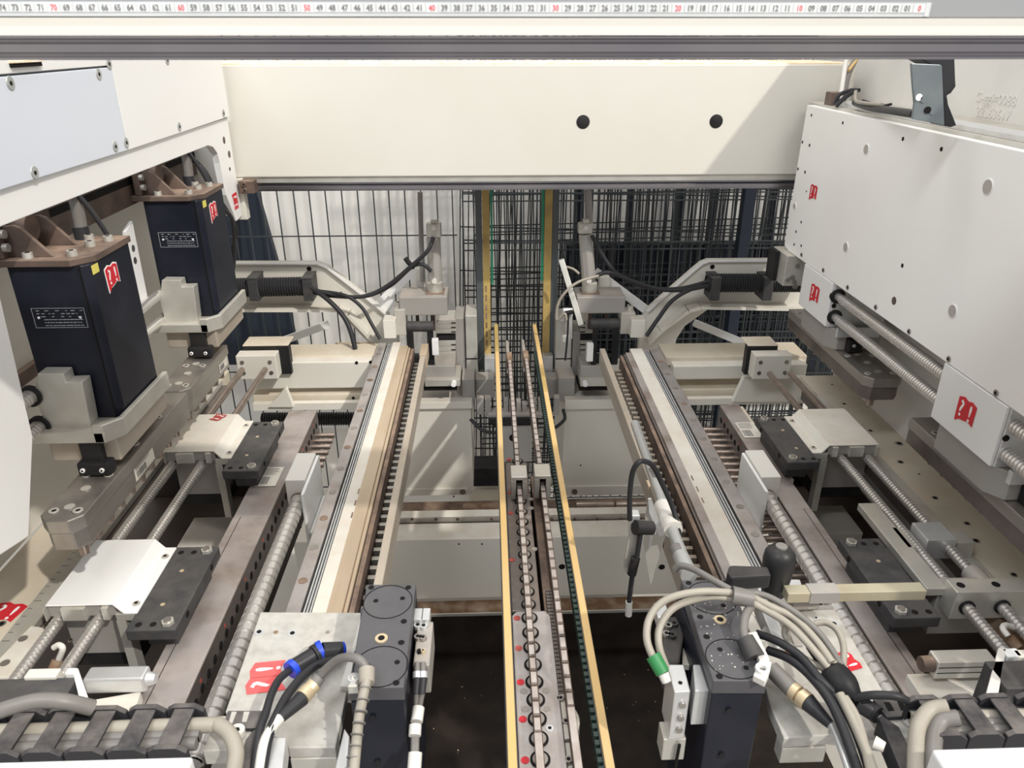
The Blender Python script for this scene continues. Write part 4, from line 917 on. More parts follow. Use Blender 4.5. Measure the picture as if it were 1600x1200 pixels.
# ================================================================== REAR CENTRE MACHINERY
YG = 2.38
def mirpx(e): return e
def rear(s):
    lr = 'left' if s < 0 else 'right'
    g3 = lambda y, x0, x1, y0, y1, d: fb(y, x0, x1, y0, y1, d)
    t = thing('bearing_column', P(735 if s < 0 else 885, 600, y=YG), 'grey cast column beside the %s vertical belt, behind the white boxes' % lr, 'column', 'rear bearing columns')
    if s < 0: cols = [(728, 746, 493, 590), (712, 727, 497, 600)]; foot = (722, 742, 592, 628)
    else: cols = [(868, 893, 500, 590), (893.5, 906, 520, 600)]; foot = (872, 898, 590, 627)
    B('column', ALU, t, *g3(YG + .02, *cols[0], .12), .003)
    B('side_column', ALUG, t, *g3(YG + .03, *cols[1], .13), .003)
    B('foot', ALUG, t, *g3(YG - .06, *foot, .10), .003)
    B('foot_plate', ALUG, t, *g3(YG - .03, *((742.5, 773, 592, 622) if s < 0 else (851, 871.5, 592, 622)), .06), .002)
    B('seam_line', VOID, t, *g3(YG + .018, *((728, 746, 560, 561.5) if s < 0 else (868, 893, 560, 561.5)), .002), 0)
    t = thing('plate_stack', P(700 if s < 0 else 905, 560, y=YG), 'stack of notched beige plates with a dark gap, on the %s of the rear column' % lr, 'plate stack', 'notched plate stacks')
    X0, X1 = (682, 712) if s < 0 else (906.5, 927)
    for k, (a, b, m_) in enumerate(((500, 507, ALU), (507.5, 514, ALU), (514.5, 521, ALU), (522, 531, RUBBER), (532, 541, ALU), (541.5, 549, ALU), (549.5, 556, ALU), (556.5, 570, ALUG))):
        o = B('plate', m_, t, *g3(YG + .03 - (.01 if k < 3 else .03 if k > 6 else .0), X0, X1, a, b, .10), .001)
        if m_ is ALU: B('notch', VOID, t, *g3(YG + .0185 if k < 3 else YG + .0285, X1 - 7 if s < 0 else X0, X1 if s < 0 else X0 + 8, b - 3, b - 1.5, .002), 0)
    t = thing('gear_case', P(690 if s < 0 else 925, 600, y=YG), 'squat grey case under the notched plates, %s of the rear column' % lr, 'gear case', 'gear cases')
    X0, X1 = (664, 711) if s < 0 else (907, 950)
    B('case', ALUG, t, *g3(YG - .08, X0, X1, 572, 592, .12), .002); B('case_base', ALU, t, *g3(YG - .10, X0, X1 + (8 if s < 0 else 0), 593, 604, .12), .002)
    B('dark_gap', VOID, t, *g3(YG - .09, X0 - 2, X1 + 3, 604.5, 610, .10), 0)
    q = P(709 if s < 0 else 914, 598, y=YG - .10); C('wing_screw', STW, t, q, q + Vector((0, -.015, 0)), .009)
    # pulley with black belt
    if s < 0: pu = (637, 677, 510, 8); bl_ = ((636, 645), (668, 678)); wb = (617, 634, 484, 524); cb = (599, 618, 500, 529)
    else: pu = (922, 968, 506, 8); bl_ = ((925, 933), (957, 966)); wb = (970, 992, 489, 522); cb = (986, 1008, 500, 528)
    yp = 2.32
    t = thing('belt_pulley', P(pu[0], 575, y=yp), 'dark pulley roller with black belt loop at the far end of the %s rail beam' % lr, 'pulley', 'belt pulleys')
    a, b = P(pu[0], pu[2], y=yp), P(pu[1], pu[2], y=yp)
    r = pu[3] / FPX * (a.dot(FW)) * 1.05
    G().lathe(a, b, [(0, 0.0001), (0, r * 1.05), (.004, r * 1.05), (.005, r), ((b - a).length - .005, r), ((b - a).length - .004, r * 1.05), ((b - a).length, r * 1.05), ((b - a).length, .0001)], 24).build('roller', BLKPL, t)
    for e in bl_:
        B('belt_run', RUBBER, t, *g3(yp - .012, e[0], e[1], 512, 570, .006), .0005)
    B('lower_roller', RUBBER, t, *g3(yp, bl_[0][0], bl_[1][1], 556, 571, .03), .006)
    for k in range(3): C('pulley_screw', ALUB, t, (a if s < 0 else b) + Vector((0, 0, .012 - .014 * k)), (a if s < 0 else b) + Vector((-.012 * -s * -1, 0, .012 - .014 * k)), .005)
    t = thing('end_block', P(wb[0], wb[3], y=yp - .02), 'pale end block with a bolt on top, at the far end of the %s rail' % lr, 'end block', 'rail end blocks')
    bb = g3(yp - .02, *wb, .06); B('block', ALU, t, *bb, .002)
    bolt(t, ((bb[0] * .7 + bb[1] * .3) if s < 0 else (bb[0] * .3 + bb[1] * .7), yp + .01, bb[5]), .011, (0, 0, 1), .016, ALU)
    bb2 = g3(yp - .05, *cb, .05); B('cream_block', CREAM, t, *bb2, .002)
    B('slider', STW, t, *g3(yp - .03, *((675, 685, 531, 555) if s < 0 else (917, 927, 538, 565)), .02), .001)
    # pneumatic cylinder standing on a grey block
    if s < 0: blk = (624, 699, 464, 493); cyl = ((680, 452), (677, 371), 11.5); ro = ((660, 440), (656, 300), 4); cap = (666, 689, 350, 372); k1 = (673, 684, 344, 351)
    else: blk = (901, 977, 464, 490); cyl = ((921, 452), (915, 366), 11.5); ro = ((921, 350), (918, 296), 6); cap = (904, 926, 350, 366); k1 = (911, 921, 343, 350)
    yc = 2.34
    t = thing('pneumatic_cylinder', P(blk[0], blk[3], y=yc), 'pneumatic cylinder standing on a grey block at the %s of the vertical belts' % lr, 'cylinder', 'pneumatic cylinders')
    bb = g3(yc - .03, *blk, .11); B('base_block', ALUG, t, *bb, .003)
    a, b = P(*cyl[0], y=yc + .03), P(*cyl[1], y=yc + .05)
    rr = cyl[2] / FPX * a.dot(FW)
    sk = B('socket', BRACK, t, a.x - rr * 1.25, a.x + rr * 1.25, yc - .005, yc + .06, bb[5], bb[5] + .002, 0)
    g = G(); g.cyl((a.x, a.y, bb[5]), b, rr * .95, n=8); g.build('barrel', ALUG, t, .001)
    for dx in (-.7, .7): C('tie_rod', ALU, t, (a.x + dx * rr, a.y - .008, bb[5]), b + Vector((dx * rr, -.008, 0)), rr * .15)
    G().lathe((a.x, a.y, bb[5] + .001), (a.x, a.y, 1), [(0, rr * 1.05), (.03, rr * 1.05), (.034, rr * .8), (.034, .0001)], 20).build('lower_cap', ALU, t)
    cc = B('upper_cap', ALU, t, *g3(b.y - .02, *cap, .035), .004)
    B('clevis', ALU, t, *g3(b.y - .012, *k1, .02), .002)
    q = P((cap[0] + cap[2] * 0 + cap[1]) / 2, cap[2] + 5, y=b.y - .022); C('port_nut', PLASW, t, q, q + Vector((0, -.010, 0)), .008)
    q2 = P(cyl[0][0] - 1, 438, y=yc - .0); C('port_nut', PLASW, t, q2, q2 + Vector((0, -.012, 0)), .008)
    C('guide_rod', ALUG, t, P(*ro[0], y=yc + .10), P(*ro[1], y=yc + .12), ro[2] / FPX * 2.4)
    for e in ((673, 680), (650, 655)) if s < 0 else ((919, 925), (945, 950)):
        B('push_rod', BRACK, t, *g3(yc, e[0], e[1], blk[3], blk[3] + 24, .012), .001)
    # white tie strut behind
    return
rear(-1); rear(1)
# leaning flat bars behind the cylinders
def flatbar(a, b, ya, yb_, w_, m_, nm, lab, cat='bar'):
    a, b = P(*a, y=ya), P(*b, y=yb_); d = (b - a); n = Vector((0, 1, 0)); s_ = d.cross(n).normalized()
    g = G().ext([a + s_ * w_ / 2, b + s_ * w_ / 2, b - s_ * w_ / 2, a - s_ * w_ / 2], (0, .012, 0)); o = g.build(nm, m_, None, .001); return tag(o, lab, cat)
flatbar((877, 406), (908, 508), 2.36, 2.28, .018, ALU, 'flat_bar', 'narrow beige flat bar leaning against the right pneumatic cylinder block', 'bar')
flatbar((580, 488), (650, 418), 2.46, 2.50, .030, WHITE, 'tie_strut', 'white strut rising behind the left pneumatic cylinder', 'strut')
flatbar((392, 552), (513, 507), 2.52, 2.62, .028, WHITE, 'tie_strut', 'white diagonal strut under the left hose arm in front of the dark boards', 'strut')
flatbar((1085, 505), (1190, 548), 2.56, 2.46, .026, WHITE, 'tie_strut', 'white diagonal strut under the right hose arm in front of the mesh', 'strut')
flatbar((930, 425), (1010, 485), 2.50, 2.46, .030, WHITE, 'tie_strut', 'white strut running from the right cylinder toward the hose arm', 'strut')
flatbar((575, 510), (612, 468), 2.42, 2.44, .032, WHITE, 'tie_strut', 'short white strut between the left hose arm and the cylinder block', 'strut')
# mounting brackets linking cylinder to arms
for e, lab in (((650, 664, 420, 470), 'cream upright bracket left of the left pneumatic cylinder'), ((936, 952, 432, 472), 'cream upright bracket right of the right pneumatic cylinder')):
    o = G().box(*fb(2.46, *e, .03)).build('upright_bracket', CREAM, None, .003); tag(o, lab, 'bracket')
# vertical belts
for e, lab in (((757, 767.5, 769, 772, 747, 756.5), 'yellow vertical belt with green edge and dark post, left of the two hanging behind'), ((847, 858, 843, 846.5, 858.5, 868), 'yellow vertical belt with green edge and dark post, right of the two hanging behind')):
    y = 2.46
    t = thing('vertical_belt', P(e[0], 580, y=y), lab, 'vertical belt', 'vertical belts')
    z0, z1 = P(800, 556, y=y).z, -.30
    X = [P(v, 560, y=y).x for v in e]
    B('belt_face', YELD, t, X[0], X[1], y, y + .01, z0, z1, .001)
    B('green_edge', GREEN, t, X[2], X[3], y + .004, y + .012, P(800, 445 if e[0] < 800 else 440, y=y).z, z1, .0005)
    B('post', DGREY, t, X[4], X[5], y + .002, y + .05, P(800, 578, y=y).z, z1, .001)
    if e[0] < 800:
        for k in range(7): B('worn_patch', RUST, t, X[0] + .006, X[0] + .012, y - .0006, y, z0 + .04 + k * .033, z0 + .062 + k * .033, 0)
    q = (757, 775, 559, 583) if e[0] < 800 else (849, 864, 557, 583)
    bb = fb(y - .04, *q, .04); B('belt_clamp', ALUB, t, *bb, .002); C('clamp_knob', RUBBER, t, ((bb[0] + bb[1]) / 2, y - .02, bb[4] - .014), ((bb[0] + bb[1]) / 2, y - .02, bb[4]), .013)
# centre far blocks row and black bar
t = thing('tool_row', P(800, 660, y=2.18), 'row of small grey clamps above a black bar where the block chains begin', 'clamp row')
for a, b, c, d in ((745, 756, 623, 648), (758, 767, 623, 650), (787, 794, 626, 652), (796, 803, 630, 650), (807, 814, 628, 650), (816, 823, 632, 648), (833, 838, 626, 652), (841, 846, 626, 652), (866, 874, 622, 648)):
    B('clamp', ALUG, t, *fb(2.22, a, b, c, d, .03), .001)
B('cross_plate', ALUG, t, *fb(2.20, 763, 847, 648, 653.5, .05), .001)
B('black_bar', RUBBER, t, *fb(2.19, 763, 835, 654, 664, .05), .001)
B('back_plate', ALUG, t, *fb(2.20, 784, 831, 665, 722, .02), .002)
q = P(802, 684, y=2.20); hole(t, q, .014, (0, -1, 0))
g = G().tube([P(735, 655, y=2.25), P(755, 673, y=2.22), P(775, 676, y=2.2)], .006); g.build('hanging_cable', CABB, t)
g = G().tube([P(868, 668, y=2.22), P(882, 655, y=2.25), P(880, 640, y=2.28)], .006); g.build('hanging_cable', CABB, t)
# ================================================================== HOSE ARMS
YA = 2.42
def ribbon(pts, y0, y1, th, name, m_, parent):
    g = G()
    for i in range(len(pts) - 1):
        a, b = Vector(pts[i]), Vector(pts[i + 1]); n = Vector((-(b.z - a.z), 0, b.x - a.x)).normalized() * th
        g.ext([(a.x, y0, a.z), (b.x, y0, b.z), (b.x + n.x, y0, b.z + n.z), (a.x + n.x, y0, a.z + n.z)], (0, y1 - y0, 0))
    return g.build(name, m_, parent)
def arm(s):
    lr = 'left' if s < 0 else 'right'
    t = thing('hose_arm', P(500 if s < 0 else 1110, 560, y=YA), 'cream cast arm plate carrying a corrugated hose, at the rear %s' % lr, 'arm plate', 'hose arm plates')
    if s < 0:
        top = [(330, 410), (496, 410), (512, 416), (522, 424), (575, 465), (607, 492), (622, 520), (625, 570)]
        bot = [(590, 570), (585, 545), (560, 520), (540, 500), (520, 482), (330, 482)]
        inn = [(330, 480), (530, 480), (546, 487), (575, 518), (597, 548)]
    else:
        top = [(1262, 405), (1107, 406), (1096, 410), (1085, 419), (1040, 458), (1010, 485), (1000, 505), (996, 560)]
        bot = [(1052, 560), (1057, 530), (1070, 510), (1095, 492), (1110, 481), (1262, 481)]
        inn = [(1262, 479), (1090, 476), (1072, 481), (1030, 512), (1012, 530)]
    G().ext([P(a, b, y=YA) for a, b in top + bot], (0, .025, 0)).build('arm_web', CREAM, t, .003)
    ribbon([P(a, b, y=YA - .004) for a, b in (inn if s < 0 else inn)], YA - .055, YA - .001, .010 if s < 0 else -.010, 'arm_flange', CREAM, t)
    ribbon([P(a, b, y=YA) for a, b in top[:6]], YA - .012, YA - .0005, -.005 if s < 0 else .005, 'rim', WHITE, t)
    hole(t, P(483 if s < 0 else 1113, 420 if s < 0 else 417, y=YA), .008, (0, -1, 0))
    hole(t, P(533 if s < 0 else 1092, 457 if s < 0 else 444, y=YA), .003, (0, -1, 0))
    # corrugated hose
    yh = YA - .06
    a, b = (P(340, 450, y=yh), P(486, 447, y=yh)) if s < 0 else (P(1262, 442, y=yh), P(1107, 442, y=yh))
    h = thing('corrugated_hose', a, 'black corrugated hose in two clips on the %s arm plate' % lr, 'hose', 'corrugated hoses')
    L = (b - a).length; prof = []; u = 0
    while u < L: prof += [(u, .031), (u + .003, .031), (u + .0042, .0265), (u + .0072, .0265)]; u += .0085
    G().lathe(a, b, [(0, .0001)] + prof + [(L, .024), (L - .002, .0001)], 20).build('hose_body', CABB, h)
    for px in ((400, 484) if s < 0 else (1114, 1195)):
        c = P(px, 447, y=yh)
        B('clip', BLKPL, h, c.x - .016, c.x + .016, yh - .036, yh + .045, c.z - .040, c.z + .030, .003)
        B('clip_top', BLKPL, h, c.x - .017, c.x + .017, yh - .036, yh + .046, c.z + .0305, c.z + .038, .002)
    # box frame below
    f = thing('box_frame', P(500 if s < 0 else 1110, 640, y=2.2), 'cream welded box frame with gusset, below the %s hose arm' % lr, 'frame', 'welded box frames')
    if s < 0:
        B('upper_beam', CREAM, f, *fb(2.16, 395, 582, 566, 607, .05), .003); B('upper_top', TABLE, f, *fb(2.20, 395, 588, 556, 566, .10), .002)
        B('lower_beam', TABLE, f, *fb(2.16, 395, 566, 616, 630, .08), .003); B('lower_lip', CREAM, f, *fb(2.13, 395, 562, 630, 641, .02), .001)
        G().ext([P(*p, y=2.12) for p in ((446, 606), (458, 636), (420, 636))], (0, .02, 0)).build('gusset', CREAM, f)
        B('wood_block', WOOD, f, *fb(2.30, 520, 582, 545, 556, .06), .001)
        for px, py in ((557, 567), (579, 566), (552, 622)): hole(f, P(px, py, y=2.159), .005, (0, -1, 0))
    else:
        B('upper_beam', CREAM, f, *fb(2.16, 1052, 1260, 571, 592, .05), .003); B('upper_top', TABLE, f, *fb(2.20, 1040, 1260, 557, 570, .12), .002)
        B('lower_beam', TABLE, f, *fb(2.16, 1060, 1260, 607, 622, .08), .003); B('lower_lip', CREAM, f, *fb(2.13, 1075, 1260, 622, 632, .02), .001)
        G().ext([P(*p, y=2.12) for p in ((1163, 590), (1260, 590), (1260, 628), (1145, 628))], (0, .02, 0)).build('gusset', CREAM, f)
    return t
arm(-1); arm(1)
h = thing('corrugated_hose', P(520, 660, y=2.3), 'short black corrugated hose low beside the left rail beam, in front of the mesh', 'hose', 'corrugated hoses')
a, b = P(410, 655, y=2.35), P(553, 654, y=2.35); L = (b - a).length; prof = []; u = 0
while u < L: prof += [(u, .024), (u + .003, .024), (u + .0042, .020), (u + .0072, .020)]; u += .0085
G().lathe(a, b, [(0, .0001)] + prof + [(L, .0001)], 18).build('hose_body', CABB, h)
# cables of the arms
def cables(lab, runs, nm='cable_run', cat='cable', grp=None):
    p0 = runs[0][1][0]; t = thing(nm, P(p0[0], p0[1], y=p0[2]), lab, cat, grp)
    for r, pts, m_ in runs: G().tube([P(a, b, y=c) for a, b, c in pts], r).build('cable', m_, t)
    return t
cables('pair of dark cables from the left corrugated hose up to the pneumatic cylinder', [
    (.0065, [(484, 449, 2.33), (510, 458, 2.32), (560, 464, 2.32), (600, 450, 2.33), (640, 418, 2.33), (668, 392, 2.33), (677, 371, 2.35)], CABB),
    (.0065, [(484, 455, 2.34), (515, 462, 2.33), (570, 463, 2.33), (610, 446, 2.34), (642, 418, 2.34), (660, 413, 2.34), (674, 424, 2.34)], CABB),
    (.008, [(633, 403, 2.34), (640, 412, 2.34), (648, 418, 2.34)], RUBBER)])
cables('dark cables dropping from the left corrugated hose to the rail beam', [
    (.008, [(490, 452, 2.33), (512, 468, 2.31), (535, 492, 2.29), (547, 515, 2.27), (555, 545, 2.25)], CABB),
    (.006, [(500, 455, 2.33), (540, 462, 2.31), (565, 480, 2.3), (580, 505, 2.28), (594, 530, 2.26)], CABB)])
cables('pair of dark cables from the right pneumatic cylinder to the corrugated hose', [
    (.007, [(1108, 446, 2.34), (1070, 453, 2.34), (1030, 452, 2.34), (990, 440, 2.34), (960, 428, 2.34), (945, 426, 2.34), (932, 431, 2.34)], CABB),
    (.0065, [(1106, 440, 2.35), (1060, 451, 2.35), (1010, 449, 2.35), (965, 428, 2.35), (942, 400, 2.36), (925, 368, 2.36)], CABB),
    (.007, [(1105, 447, 2.33), (1080, 452, 2.31), (1050, 470, 2.29), (1027, 500, 2.27), (1010, 525, 2.25)], CABB)])
cables('thin beige cable looping from the right cylinder down to the sensor', [
    (.0045, [(935, 431, 2.30), (905, 440, 2.28), (885, 455, 2.27), (872, 475, 2.27), (870, 500, 2.27), (882, 490, 2.26), (885, 500, 2.26)], CABL),
    (.004, [(905, 428, 2.36), (895, 420, 2.37), (880, 416, 2.38)], CABL)])
t = thing('position_sensor', P(886, 560, y=2.28), 'slim sensor with white clip and hanging black wire right of the vertical belts', 'sensor')
C('sensor_body', ALUB, t, P(888, 528, y=2.30), P(888, 490, y=2.30), .014); B('white_clip', STW, t, *fb(2.275, 880, 895, 483, 494, .012), .002)
C('black_clip', RUBBER, t, P(882, 490, y=2.27), P(895, 487, y=2.27), .007); C('lower_eye', PLASW, t, P(884, 525, y=2.285), P(884, 533, y=2.285), .012)
G().tube([P(888, 492, y=2.27), P(887, 520, y=2.27), P(885, 545, y=2.27), P(883, 563, y=2.27)], .0035).build('wire', CABB, t)
# ================================================================== FENCE AND STORED PANELS
def mesh_panel(x0, x1, z0, z1, y, dx, dz, r, lab, tilt=0, yaw=0, grp=None, doubles=False):
    g = G(); x = x0; rj = random.Random(int(y * 100)); jt = .35 if grp else .04
    while x <= x1: g.box(x - r, x + r, y - r, y + r, z0, z1); x += dx * (1 + rj.uniform(-jt, jt))
    z = z0
    while z <= z1:
        g.box(x0, x1, y - 3 * r, y - r, z - r, z + r)
        if doubles: g.box(x0, x1, y - 3 * r, y - r, z + .03 - r, z + .03 + r)
        z += dz
    if tilt or yaw:
        c = Vector(((x0 + x1) / 2, y, z0)); M = Matrix.Rotation(tilt, 3, 'X') @ Matrix.Rotation(yaw, 3, 'Y')
        g.v = [c + M @ (v - c) for v in g.v]
    t = thing('wire_fence', ((x0 + x1) / 2, y, z0), lab, 'fence panel', grp)
    o = g.build('wire_mesh', WIRE, t); o['kind'] = 'stuff'
    return t
mesh_panel(-1.7, -.13, -2.0, .3, 3.15, .0655, .62, .0024, 'dark wire fence panel in front of the white wall, behind the left machinery')
specs = [(-.10, 1.55, 3.02), (-.13, 1.75, 3.12), (-.04, 1.9, 3.22), (-.16, 1.85, 3.32), (.02, 2.0, 3.42)]
ORD = ['nearest', 'second nearest', 'middle', 'second farthest', 'farthest']
for i, (a, b, y) in enumerate(specs):
    mesh_panel(a, b, -2.0, .25, y, .0405 + .0015 * i, .2, .0026, '%s of the five dark wire fence panels stacked upright behind the right machinery' % ORD[i], -.025, (0, .02, -.015, .03, -.02)[i], 'fence panels stacked behind the right side', i % 2 == 0)
PO = ['first', 'second', 'third', 'fourth', 'fifth', 'sixth']
for kk, px in enumerate((900, 975, 1048, 1098, 1185, 1150)):
    y = 3.62 if px != 1150 else 2.93
    wd = 4 if px != 1150 else 8
    b_ = fb(y, px - wd, px + wd, 200, 760, .05)
    o = G().box(b_[0], b_[1], y, y + .05, -2.04, .2).build('fence_post', NAVY, None); tag(o, ('thick dark blue steel post standing in front of the stacked fence panels' if px == 1150 else '%s from the left of the dark posts stored behind the stacked fence panels' % PO[kk]), 'post', None if px == 1150 else 'posts stored behind the fence panels')
o = G().box(*fb(3.70, 884, 1300, 382, 478, .08)).build('stored_board', NAVY, None, .003); tag(o, 'long dark blue board lying across behind the stacked fence panels', 'board')
t = thing('board_stack', P(900, 560, y=3.6), 'dark slatted stack low behind the stacked fence panels', 'board stack')
for k in range(8):
    b_ = fb(3.72, 872, 1300, 488 + k * 16, 499 + k * 16, .05); B('slat', NAVY, t, *b_, 0)
for i, (pts, y, lab) in enumerate(((((372, 290), (398, 290), (441, 440), (470, 570), (388, 570)), 3.40, 'dark blue board leaning on the white wall, left of the wire fence'),
                                   (((300, 290), (370, 290), (400, 470), (410, 570), (300, 570)), 3.45, 'second dark board leaning on the wall behind the farther left motor'))):
    o = G().ext([P(a, b, y=y) for a, b in pts], (0, .04, 0)).build('leaning_board', NAVY, None); tag(o, lab, 'board')
o = G().box(*fb(2.9, 735, 790, 765, 830, .2)).build('floor_crate', TABLE, None, .003); tag(o, 'dusty crate on the floor glimpsed between left box and yellow belt', 'crate')
o = G().box(*fb(2.84, 738, 784, 732, 760, .1)).build('black_duct', RUBBER, None, .003); tag(o, 'black duct glimpsed between the left white box and the yellow belt', 'duct')
# ================================================================== FOREGROUND UNITS
def outline(pts, z, h, name, m_, parent, bevel=.0015):
    return G().ext([P(a, b, z=z) for a, b in pts], (0, 0, -h)).build(name, m_, parent, bevel)
def circ_line(parent, c, r, n=32):
    return G().lathe(c, c + Vector((0, 0, 1)), [(0, r), (.0006, r), (.0006, r - .0011), (0, r - .0011)], n).build('circle_groove', VOID, parent)
ZP, ZG = -.80, -.72
# ---- left unit
t = thing('slide_plate', P(470, 1165, z=ZP) - Vector((0, 0, .05)), 'speckled light grey slide plate with faded ?! sticker, bottom left of centre', 'slide plate')
outline([(407, 956), (566, 957), (556, 1010), (540, 1090), (524, 1168), (451, 1168), (440, 1155), (352, 1112)], ZP, .018, 'plate', PLATE, t)
outline([(566, 957), (578, 957), (548, 1074), (531, 1072)], ZP + .008, .03, 'edge_bar', PLASW, t)
q = P(487, 1168, z=ZP)
B('front_block', ALU, t, P(451, 1168, z=ZP).x, P(524, 1168, z=ZP).x, q.y - .001, q.y + .02, ZP - .045, ZP - .0185)
for px, py in ((405, 988), (457, 990)):
    c = P(px, py, z=ZP); bolt(t, c, .0075, (0, 0, 1), .0012, ALUB, 'screw')
hole(t, P(431, 988, z=ZP), .0035, (0, 0, 1), RUST, 'rusty_bore'); hole(t, P(512, 988, z=ZP), .003, (0, 0, 1), STEEL)
qsticker(t, P(418, 1058, z=ZP), (-.05, 1, 0), (-1, -.1, 0), .056, REDL, rim=False)
def gearplate(pts, c1, c2, brass, holes, lab, tabs, dusty):
    t = thing('gear_plate', P(*pts[3], z=ZG) - Vector((0, 0, .3)), lab, 'gear plate', 'black gear plates')
    outline(pts, ZG, .022, 'top_plate', GEARPL, t)
    for (px, py) in (c1, c2):
        c = P(px, py, z=ZG); circ_line(t, c, .0345)
        for dx, dy in ((-.017, .002), (.020, .006)) if c1[0] < 800 else ((-.012, .016), (.012, -.016)): hole(t, c + Vector((dx, dy, 0)), .0035)
    b = G().cyl(P(*brass, z=ZG), P(*brass, z=ZG) + Vector((0, 0, .0015)), .0085, n=18).build('brass_bush', BRASS, t); hole(b, P(*brass, z=ZG) + Vector((0, 0, .0012)), .0045)
    for h_ in holes: hole(t, P(*h_, z=ZG), .0042)
    for tb_ in tabs: outline(tb_, ZG - .004, .02, 'side_tab', GEARPL, t)
    n = [P(*p, z=ZG) for p in pts]
    x0, x1 = min(n[3].x, n[2].x), max(n[3].x, n[2].x); yn = (n[2].y + n[3].y) / 2; yf = (n[0].y + n[1].y) / 2
    B('housing', BLACK, t, x0 + .001, x1 - .001, yn + .001, yf, ZG - .32, ZG - .0225, .002)
    for dz in (.05, .13): C('housing_screw', RUBBER, t, ((x0 + x1) / 2 - .008, yn, ZG - dz), ((x0 + x1) / 2 - .008, yn - .002, ZG - dz), .004)
    if dusty:
        g = G(); r = random.Random(4)
        for i in range(60):
            u, v = r.uniform(.05, .95), r.uniform(.05, .75); c = n[3].lerp(n[2], u).lerp(n[0].lerp(n[1], u), v); s_ = r.uniform(.0006, .0018)
            g.box(c.x, c.x + s_, c.y, c.y + s_, ZG, ZG + .0008)
        o = g.build('dust_specks', PAPER, t); o['kind'] = 'stuff'
    return t
gearplate([(573, 913), (650, 913), (631, 1074), (544, 1075)], (606, 940), (595, 1041), (596, 998), [(580, 918), (638, 918), (631, 971), (627, 1004), (619, 1067)],
          'black gear plate with two circles on a black housing, bottom left of centre', [[(563, 950), (574, 950), (572, 971), (563, 971)], [(553, 1016), (566, 1016), (563, 1040), (552, 1040)]], False)
gearplate([(1064, 906), (1143, 906), (1199, 1064), (1114, 1064)], (1112, 934), (1145, 1029), (1125, 969), [(1076, 911), (1133, 911), (1094, 964), (1104, 995), (1124, 1057)],
          'black gear plate speckled with dust on a black housing, bottom right of centre', [[(1140, 925), (1150, 925), (1158, 952), (1149, 952)]], True)
# solenoid stack beside left gear plate
t = thing('valve_stack', P(658, 1040, z=-.80), 'slim aluminium valve stack with fittings and hanging cables beside the left gear plate', 'valve stack')
zz = -.74
o = tb(zz, 646, 671, 968, 950, .02); B('top_block', ALUB, t, *o, .001); B('top_split', VOID, t, (o[0] + o[1]) / 2, (o[0] + o[1]) / 2 + .001, o[2], o[3], zz, zz + .0004, 0)
o = tb(zz - .012, 645, 671, 1040, 971, .05); B('manifold', ALUG, t, *o, .002)
for px, py, r, m_ in ((653, 980, .006, ALUB), (662, 981, .006, ALUB), (653, 998, .0055, STEEL), (661, 999, .0055, STEEL), (655, 1020, .003, VOID), (661, 1020, .003, BRASS)):
    bolt(t, P(px, py, z=zz - .012), r, (0, 0, 1), .005, m_, 'fitting')
for dx in (0, 9):
    G().tube([P(652 + dx, 1036, z=-.75), P(652 + dx, 1055, z=-.755), P(651 + dx, 1078, z=-.77), P(650 + dx * .5, 1110, z=-.79), P(647 + dx * .4, 1150, z=-.80), P(646 + dx * .4, 1215, z=-.82)], .0040).build('cable', CABG, t)
    C('connector_nut', ALUB, t, P(652 + dx, 1050, z=-.752), P(652 + dx, 1060, z=-.756), .0062); C('connector_body', CABB, t, P(652 + dx, 1060, z=-.756), P(650 + dx, 1084, z=-.768), .0058, .0048)
C('white_ferrule', PLASW, t, P(654, 1106, z=-.785), P(651, 1128, z=-.79), .0078); C('white_ferrule', PLASW, t, P(649, 1133, z=-.79), P(648, 1150, z=-.795), .0078); C('white_ferrule', PLASW, t, P(649, 1176, z=-.80), P(647, 1205, z=-.81), .0085)
# left cables
def loose(name, lab, runs, cat='cable', extra=()):
    c0 = runs[0][1][0]; t = thing(name, P(c0[0], c0[1], z=c0[2]), lab, cat)
    for nm, pts, r, m_ in [(a[3] if len(a) > 3 else 'cable', a[1], a[0], a[2]) for a in runs]:
        G().tube([P(a, b, z=c) for a, b, c in pts], r).build(nm, m_, t)
    for nm, a, b, r, r2, m_ in extra: C(nm, m_, t, P(a[0], a[1], z=a[2]), P(b[0], b[1], z=b[2]), r, r2)
    return t
loose('sleeved_cable', 'dark cable with black sleeve and two blue rings lying over the left slide plate', [
    (.0052, [(454, 1046, -.772), (436, 1062, -.765), (424, 1085, -.755), (415, 1115, -.75), (405, 1145, -.75), (396, 1215, -.76)], CABB)],
    extra=[('black_sleeve', (456, 1044, -.772), (490, 1024, -.770), .0105, .0115, CABB), ('black_sleeve', (490, 1024, -.770), (500, 1018, -.770), .0135, .0135, CABB), ('black_sleeve', (504, 1017, -.768), (534, 1014, -.775), .0115, .010, CABB),
           ('blue_ring', (453, 1048, -.772), (460, 1042, -.772), .0125, .0125, BLUE), ('blue_ring', (497, 1019, -.770), (505, 1015, -.769), .0142, .0142, BLUE), ('blue_cap', (533, 1014, -.775), (538, 1013, -.776), .010, .009, BLUE)])
loose('dark_cable', 'long dark cable curving over the left slide plate behind the brass coupling', [
    (.0060, [(536, 1022, -.782), (505, 1034, -.775), (478, 1052, -.765), (452, 1082, -.755), (434, 1115, -.75), (420, 1150, -.75), (408, 1215, -.76)], CABB)])
